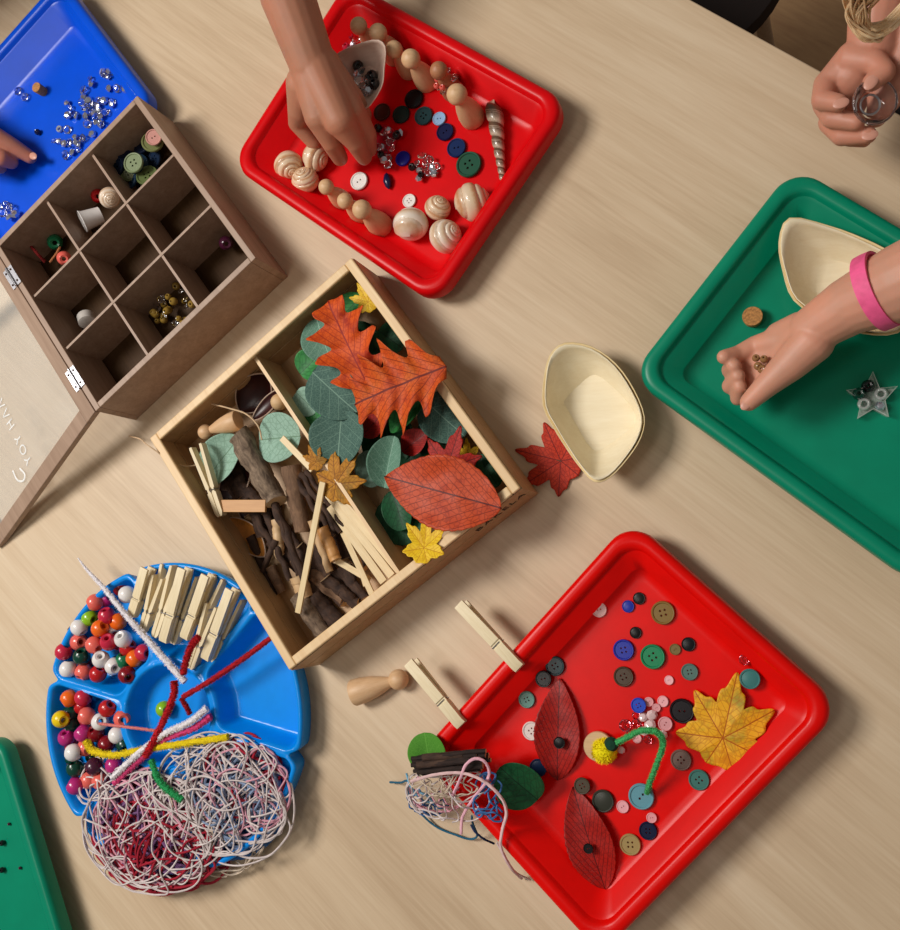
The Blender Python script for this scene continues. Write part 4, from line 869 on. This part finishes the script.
# ------------------------------------------------------------------ green tray contents
ck = plain('cork', (176, 124, 72), .85, .2, 500, .3)
def cork(x, y, z, r, h, L_): return tag(obj('cork', G().lathe([(1e-4, 0), (r*.86, 0), (r*.9, .001), (r, h-.001), (r*.95, h), (1e-4, h)], 26), ck, None, at(P(x, y, z+h)-Vector((0, 0, h)))), L_, 'cork')
cork(752.5, 316, FZ, .0082, .010, 'short round cork standing alone in the green tray')
M_acr2 = M_acr.copy(); M_acr2.name = 'star acrylic'; M_acr2.node_tree.nodes['Principled BSDF'].inputs['Alpha'].default_value = .28
st5 = [(873, 371), (880, 388), (898, 386), (885.5, 400), (889, 417), (873.5, 409), (857, 419), (861, 401), (846, 390), (864.5, 387.5)]
o = P(872, 396, FZ+.0003); zb = FZ+.0006; ht = .009
outer = [P(x, y, zb+ht) - Vector((o.x, o.y, zb+ht)) for x, y in st5]; N = 10
def stl(k, z): return [(v.x*k, v.y*k, z) for v in outer]
V = stl(.93, 0) + stl(1, ht) + stl(.93, ht) + stl(.86, .0012); F = [tuple(range(N))[::-1]] + [tuple(3*N+i for i in range(N))]
for a_ in range(3): F += [(a_*N+i, a_*N+(i+1) % N, (a_+1)*N+(i+1) % N, (a_+1)*N+i) for i in range(N)]
tag(obj('star_dish', G().add(V, F), M_acr2, None, Matrix.Translation((o.x, o.y, zb))), 'clear plastic star-shaped dish holding beads in the green tray', 'dish')
ring = G().lathe([(.5+.5*math.cos(a)*.55+.22, .5*math.sin(a)) for a in [k*PI/4 for k in range(8)]], 20, closed=True).mesh('ring_bead', [plain('pearl metal', (220, 222, 220), .2, .05, 300, metal=.5)])
for x, y, c_, L_ in [(868, 386, 'black', 'black bead in the star dish'), (859, 394, 'darkgreen', 'very dark green bead in the star dish'), (881, 394, None, 'upper pearly ring bead in the star dish'), (864, 404, None, 'lower pearly ring bead in the star dish')]:
    tag(link('bead', bead_me(c_) if c_ else ring, None, at(P(x, y, FZ+.0065), 0, .0050)), L_, 'bead')
tag(link('glass_gem', GEMS, None, at(P(880, 406, FZ+.006), 0, .0040)), 'silver gem in the star dish', 'gem')
for x, y, r in ((2, 843, .003), (2, 870, .003), (9, 824, .0016), (20, 868, .0016)):
    tag(link('bead', bead_me('black' if x < 5 else 'purple'), None, at(P(x, y, FZ+r*.86), 0, r)), {843: 'upper black bead at the left frame edge in the lower left green tray', 870: 'lower black bead at the left frame edge in the lower left green tray', 824: 'tiny dark speck bead highest in the lower left green tray', 868: 'tiny purple speck bead in the lower left green tray'}[y], 'bead')

# ------------------------------------------------------------------ blue tray contents
gp = [(480,130),(530,100),(570,120),(520,150),(360,170),(370,215),(300,270),(300,330),(290,380),(530,255),(600,255),(675,260),(430,360),(485,365),(560,375),(555,400),(375,400),(430,420),(320,435),(395,470),(500,470),(455,505),(410,510),(320,505),(335,575),(410,560),(470,575),(150,385),(180,430),(160,495),(215,485),(235,505),(155,625),(80,730),(40,730),(225,690),(295,700),(125,750),(175,745),(230,740),(250,800),(200,830),(140,855),(380,665),(350,410),(455,575),(540,135),(475,110),(270,715),(260,765),(345,470),(440,450),(385,440),(350,365)]
cluster([(50+x/9, 60+y/9) for x, y in gp], .0055, 'clear gems scattered over the blue tray', 'small clear glass gem in the scatter on the blue tray', (2.6, 4.0), 0, .002, (GEM, GEMS))
cluster([(3, 213.5), (10, 207), (15, 214), (6, 205), (1, 207), (9, 217)], .0055, 'gems at the lower edge of the blue tray', 'clear glass gem at the left frame edge beside the wooden box', (2.8, 4), 0)
tag(link('bead', ring, None, at(P(59.5, 129, .005), 0, .0040)), 'dark ring bead at the left of the gem scatter', 'bead'); 
cork(36, 87, FZ, .0058, .012, 'small cork standing on the blue tray')
tag(link('glass_gem', GEM, None, at(P(18, 91, .006), 0, .0052)), 'upper clear gem beside the small cork', 'gem')
tag(link('glass_gem', GEM, None, at(P(25, 97, .006), 1, .0052)), 'lower clear gem beside the small cork', 'gem')
tag(link('bead', bead_me('navy'), None, at(P(37.6, 132, .006), 1, .0034)), 'tiny dark purple bead alone on the blue tray', 'bead')

# ------------------------------------------------------------------ compartment box contents
bx = [(135, 155), (125, 165), (145, 160), (150, 150), (130, 150), (140, 172), (150, 168), (120, 158), (155, 158), (133, 180), (143, 146), (128, 172), (138, 163), (147, 176), (116, 166), (135, 168), (126, 158), (152, 142)]
cols = [(24, 50, 70), (96, 110, 66), (20, 36, 60), (30, 60, 90), (14, 24, 44), (120, 126, 80)]
lab = ['dark blue', 'olive', 'navy', 'slate blue', 'near-black', 'khaki']
for i, (x, y) in enumerate(bx):
    k = i % 6; button(x, y, rnd.uniform(7, 10), cols[k], 4, '%s button in the heap in the topmost compartment of the box' % lab[k], .008+.0011*i, tilt=(rnd.uniform(-.4, .4), rnd.uniform(-.4, .4)), group='%s buttons in the topmost compartment' % lab[k])
button(133.5, 163, 9, (126, 140, 104), 4, 'pale sage button on top of the heap in the topmost compartment', .033, tilt=(.1, .1))
button(153, 137, 7, (206, 150, 140), 2, 'pink button at the edge of the topmost compartment heap', .033, tilt=(.3, .2))
# white pot and shell in the second compartment
M = at(P(92, 218, .030), 0) @ Matrix.Rotation(-.9, 4, 'Y') @ Matrix.Rotation(.5, 4, 'X')
tag(obj('thimble', G().lathe([(1e-4, -.010), (.0085, -.010), (.0105, .008), (.0118, .0105), (.0112, .011), (.0098, .0085), (.0075, -.007), (1e-4, -.0075)], 28), gloss('white'), None, M), 'small white tapered cup in the second compartment of the box', 'cup')
tag(link('snail_shell', SH2, None, at(P(110, 198, .026), .5, .0115, (.8, .3))), 'cream snail shell beside the small white cup in the box', 'shell')
tag(link('bead', bead_me('red'), None, at(P(98, 196, .016), .5, .0075, (.8, .3))), 'red bead behind the cream shell in the box', 'bead')
tag(link('bead', bead_me('green'), None, at(P(55, 242, .014), .5, .0085, (.8, .3))), 'green bead in the left compartment of the box', 'bead')
tag(link('bead', bead_me('salmon'), None, at(P(64, 258, .030), .5, .0075, (.8, .3))), 'pale peach bead at the divider in the left compartment', 'bead')
fuzzy('pipe_cleaner', (120, 20, 20), [(24, 238, .02), (34, 250, .03), (45, 262, .02)], 1.8, 'thin dark red pipe cleaner inside the left compartment of the box')
fuzzy('pipe_cleaner', (170, 110, 70), [(50, 262, .03), (56, 254, .035), (60, 247, .04)], 1.2, 'thin tan pipe cleaner beside the peach bead in the box')
tag(link('bead', bead_me('purple'), None, at(P(226, 243, .020), .5, .0072, (.8, .3))), 'purple bead alone in the right corner compartment of the box', 'bead')
BM.pop('purple').materials[0] = gloss('purple'); 
tag(obj('bottle_cap', G().lathe([(1e-4, 0), (.009, 0), (.0095, .001), (.009, .010), (.0065, .011), (1e-4, .011)], 20), plain('cloudy plastic', (190, 184, 178), .3), None, at(P(86, 316, .020), 0, 1, (1.2, .5))), 'cloudy plastic cap in the lower left compartment of the box', 'cap')
cluster([(rnd.gauss(172, 11), rnd.gauss(308, 9)) for _ in range(34)], .010, 'gilt beads in the box', 'small clear glass gem in the heap in a lower compartment of the box', (2.4, 3.6), 2, .016, (GEMS, GEM), dn='gilt')

# ------------------------------------------------------------------ people
def skinmat(name, c):
    t = NT(name); v = t.coord(); n1 = t.noise(v, 22, 3); n2 = t.noise(v, 700, 3)
    t.l(t.ramp(n1, [(.3, var(c, .93)), (.7, (min(255, c[0]*1.04), c[1]*.97, c[2]*.95))]), t.b.inputs['Base Color'])
    b = t.b.inputs; b['Roughness'].default_value = .5; b['Subsurface Weight'].default_value = .12; b['Subsurface Radius'].default_value = (.006, .002, .001); b['Subsurface Scale'].default_value = 1
    t.bump(n2, .12, .0004); return t.m
def body(name, caps, mat, parent, voxel=.0013, sm=6):
    g = G(); inv = parent.matrix_basis.inverted(); Z0 = inv.to_3x3()
    for c_ in caps:
        (a, ra), (b, rb) = c_; g.capsule(inv @ P(*a), ra, inv @ P(*b), rb, 18)
    o = obj(name, g, mat, parent); md = o.modifiers.new('skin', 'REMESH'); md.mode = 'VOXEL'; md.voxel_size = voxel; md.use_smooth_shade = True
    s2 = o.modifiers.new('soft', 'SMOOTH'); s2.factor = .5; s2.iterations = sm; return o
def chain(pts): return [((tuple(a[:3]), a[3]), (tuple(b[:3]), b[3])) for a, b in zip(pts, pts[1:])]
def nail(parent, x, y, z, r, d, mat, tiltv=(0, 0)):
    inv = parent.matrix_basis.inverted()
    obj('fingernail', G().lathe([(1e-4, -.25), (.7, -.2), (1, 0), (.8, .25), (.4, .34), (1e-4, .36)], 14), mat, parent, inv @ at(P(x, y, z), d, 1, tiltv) @ Matrix.Diagonal((r*1.25, r*.85, r*.6, 1)))
nailm = plain('fingernail pink', (208, 150, 130), .4)
# hand reaching into the shell tray
pA = thing('person', 'arm of a person reaching down into the red tray of shells', 'person', at(P(330, 110, .05)))
skA = skinmat('tan skin', (188, 132, 104))
c_ = chain([(262, -150, .17, .034), (287, -5, .115, .0245), (313, 66, .085, .0212)])
c_ += chain([(311, 66, .085, .0200), (320, 116, .070, .0150), (331, 142, .050, .0094), (340, 158, .026, .0078)])      # index
c_ += chain([(315, 66, .085, .0205), (340, 120, .070, .0152), (355, 142, .050, .0094), (364, 157, .027, .0078)])      # middle
c_ += chain([(322, 68, .080, .0190), (352, 112, .060, .0130), (368, 134, .038, .0082), (370, 150, .022, .0066)])      # ring
c_ += chain([(322, 66, .076, .017), (352, 98, .052, .0110), (364, 114, .034, .0074), (364, 128, .018, .0060)])      # little
c_ += chain([(304, 84, .076, .017), (300, 110, .058, .0120), (297, 123, .044, .0086), (314, 143, .026, .0072)])      # thumb
body('body', c_, skA, pA)
# hand with the pink band
pB = thing('person', 'arm with a pink wristband and a cupped palm over the green tray', 'person', at(P(790, 350, .05)))
skB = skinmat('fair skin', (214, 158, 132))
c_ = chain([(1120, 190, .16, .036), (900, 284, .095, .0275), (850, 306, .078, .0215), (812, 330, .064, .0175)])
c_ += chain([(812, 330, .064, .0165), (788, 340, .052, .0130), (756, 346, .042, .0085), (738, 354, .046, .0068), (724, 357, .056, .0058)])   # index side, upper
c_ += chain([(806, 336, .060, .0155), (780, 348, .046, .0125), (744, 364, .034, .0082), (730, 370, .040, .0068), (734, 366, .054, .0060)])
c_ += chain([(804, 344, .058, .0155), (776, 358, .044, .0120), (744, 380, .032, .0080), (730, 386, .038, .0066), (738, 376, .052, .0058)])
c_ += chain([(804, 350, .058, .0150), (776, 368, .044, .0115), (748, 392, .032, .0074), (738, 398, .038, .0062), (740, 387, .050, .0056)])
c_ += chain([(812, 342, .066, .0165), (790, 364, .062, .0135), (768, 384, .060, .0098), (749, 402, .056, .0072)])   # thumb
c_ += chain([(800, 330, .058, .0140), (780, 336, .048, .0115)])
body('body', c_, skB, pB)
nail(pB, 746, 404, .0610, .0042, .9, nailm)
# wristband: ring round the forearm
a = P(878, 291, .088); dr = (P(900, 284, .095)-P(850, 306, .078)).normalized(); inv = pB.matrix_basis.inverted()
Mb = inv @ Matrix.Translation(a) @ dr.to_track_quat('Z', 'Y').to_matrix().to_4x4()
obj('wristband', G().lathe([(.0262, -.0055), (.0285, -.0055), (.0288, 0), (.0285, .0055), (.0262, .0055)], 40, closed=True), plain('pink rubber', (246, 92, 146), .6), pB, Mb)
cluster([(764, 359), (758, 366), (762, 369), (756, 358)], .058, 'beads in the palm', 'small tan bead held in the cupped palm', (4, 5), 1, .002, dn='tan')
# hands holding the clear dish at the upper right
pC = thing('person', 'blond person at the far side holding a small clear dish in both hands', 'person', at(P(850, 100, .06)))
skC = skinmat('rosy skin', (202, 142, 118))
c_ = chain([(886, -170, .10, .034), (884, -20, .095, .024), (874, 46, .085, .0190), (852, 76, .078, .0165)])
c_ += chain([(850, 66, .080, .0150), (826, 84, .080, .0092), (822, 100, .088, .0078), (839, 103, .096, .0064)])   # index
c_ += chain([(848, 80, .074, .0140), (825, 104, .072, .0092), (832, 118, .080, .0078), (856, 122, .086, .0066)])   # middle
c_ += chain([(850, 86, .068, .0135), (830, 122, .062, .0088), (842, 136, .070, .0076), (868, 135, .078, .0064)])  # ring
c_ += chain([(856, 90, .062, .0120), (842, 128, .054, .0076), (850, 138, .056, .0066), (864, 140, .062, .0056)])
c_ += chain([(854, 60, .086, .0140), (874, 62, .096, .0092), (884, 72, .100, .0080), (872, 82, .100, .0068)])    # thumb
c_ += chain([(1000, -120, .10, .034), (930, 10, .09, .024), (898, 76, .074, .0165), (884, 98, .072, .0130), (876, 116, .070, .0085)])
body('body', c_, skC, pC)
nail(pC, 841, 103, .1015, .0046, .2, nailm); nail(pC, 870, 135, .083, .0046, .1, nailm); nail(pC, 871, 82, .106, .0050, .9, nailm)
inv = pC.matrix_basis.inverted()
hair = G(); hr_ = random.Random(5)
for k in range(110):
    s_ = hr_.random(); x0 = 838+80*hr_.random(); pts = [(x0-30*hr_.random()+20, -120, .34), (x0, -40, .24+.03*hr_.random()), (846+8*s_+18*s_*hr_.random(), 10+4*s_, .17+.02*hr_.random()), (860+16*hr_.random(), 34+8*hr_.random()-12*s_, .155+.012*hr_.random()), (886+10*hr_.random(), 30-14*s_, .16), (925, -6-20*s_, .17)]
    hair.tube([inv @ p for p in smooth_path([P(*q) for q in pts], 7)], .0005+.0004*hr_.random(), 4)
obj('hair', hair, wood('blond hair', (214, 172, 124), (250, 222, 178), (30, 30, 30), .4), pC)
g = G(); g.capsule(inv @ P(1010, 60, -.05), .10, inv @ P(1120, -140, .02), .14, 24); g.capsule(inv @ P(925, 92, .0225), .020, inv @ P(1010, 60, .03), .045, 20)
obj('clothing', g, plain('black cloth', (16, 14, 16), .9), pC)
dm = thing('clear_dish', 'small round clear faceted dish held by the hands at the upper right', 'dish', at(P(868, 106, .086), 0, 1, (.25, .3)))
obj('dish', G().lathe([(1e-4, 0), (.010, 0), (.0125, .003), (.0150, .010), (.0160, .012), (.0150, .0125), (.0135, .010), (.0105, .004), (.008, .002), (1e-4, .002)], 26), M_glass, dm)
obj('rim', G().lathe([(.0155+.0008*math.cos(a), .0122+.0008*math.sin(a)) for a in [k*PI/4 for k in range(8)]], 30, closed=True), M_crys, dm)
obj('centre_ring', G().lathe([(.0070+.0009*math.cos(a), .0035+.0009*math.sin(a)) for a in [k*PI/4 for k in range(8)]], 24, closed=True), M_metal, dm)
# hand at the blue tray and the dark red clothing behind it
pD = thing('person', 'person in dark red whose fingertips point into the blue tray', 'person', at(P(5, 150, .03)))
skD = skinmat('russet skin', (190, 124, 100))  # one even skin colour for hand and head
c_ = chain([(-190, 20, .12, .032), (-80, 110, .075, .022), (-40, 130, .060, .017)])
c_ += chain([(-40, 126, .060, .0140), (-10, 134, .045, .0115), (12, 146, .030, .0094), (30, 157, .0165, .0074)])
c_ += chain([(-44, 140, .055, .0140), (-14, 150, .044, .0092), (2, 158, .036, .0092), (11, 162, .026, .0078)])
c_ += chain([(-46, 152, .050, .0130), (-18, 164, .040, .0086), (-6, 168, .034, .0072), (1, 168, .026, .0060)])
c_ += chain([(-40, 124, .058, .0140), (-16, 150, .034, .0088), (-4, 166, .020, .0066)])
body('body', c_, skD, pD)
nail(pD, 33, 156, .0215, .0046, -.5, nailm)
inv = pD.matrix_basis.inverted(); g = G(); g.capsule(inv @ P(-80, -50, .02), .070, inv @ P(-190, 30, .10), .10, 28)
tc = P(-48, -44, .02)
g.capsule(inv @ tc, .080, inv @ (tc + Vector((-.01, .0, .30))), .105, 28); g.capsule(inv @ (tc + Vector((-.08, -.10, .36))), .06, inv @ (tc + Vector((.04, .08, .36))), .06, 24)
hd = tc + Vector((.0, .0, .54)); q = G(); q.capsule(inv @ (hd - Vector((0, 0, .14))), .045, inv @ hd, .085, 28); obj('head', q, skD, pD)
q = G(); q.capsule(inv @ (hd + Vector((-.01, .01, .0))), .093, inv @ (hd + Vector((-.012, .012, .035))), .085, 28); obj('hair', q, wood('brown hair', (60, 40, 26), (90, 62, 40)), pD)
clo = obj('clothing', g, plain('dark red cloth', (120, 14, 22), .85), pD)
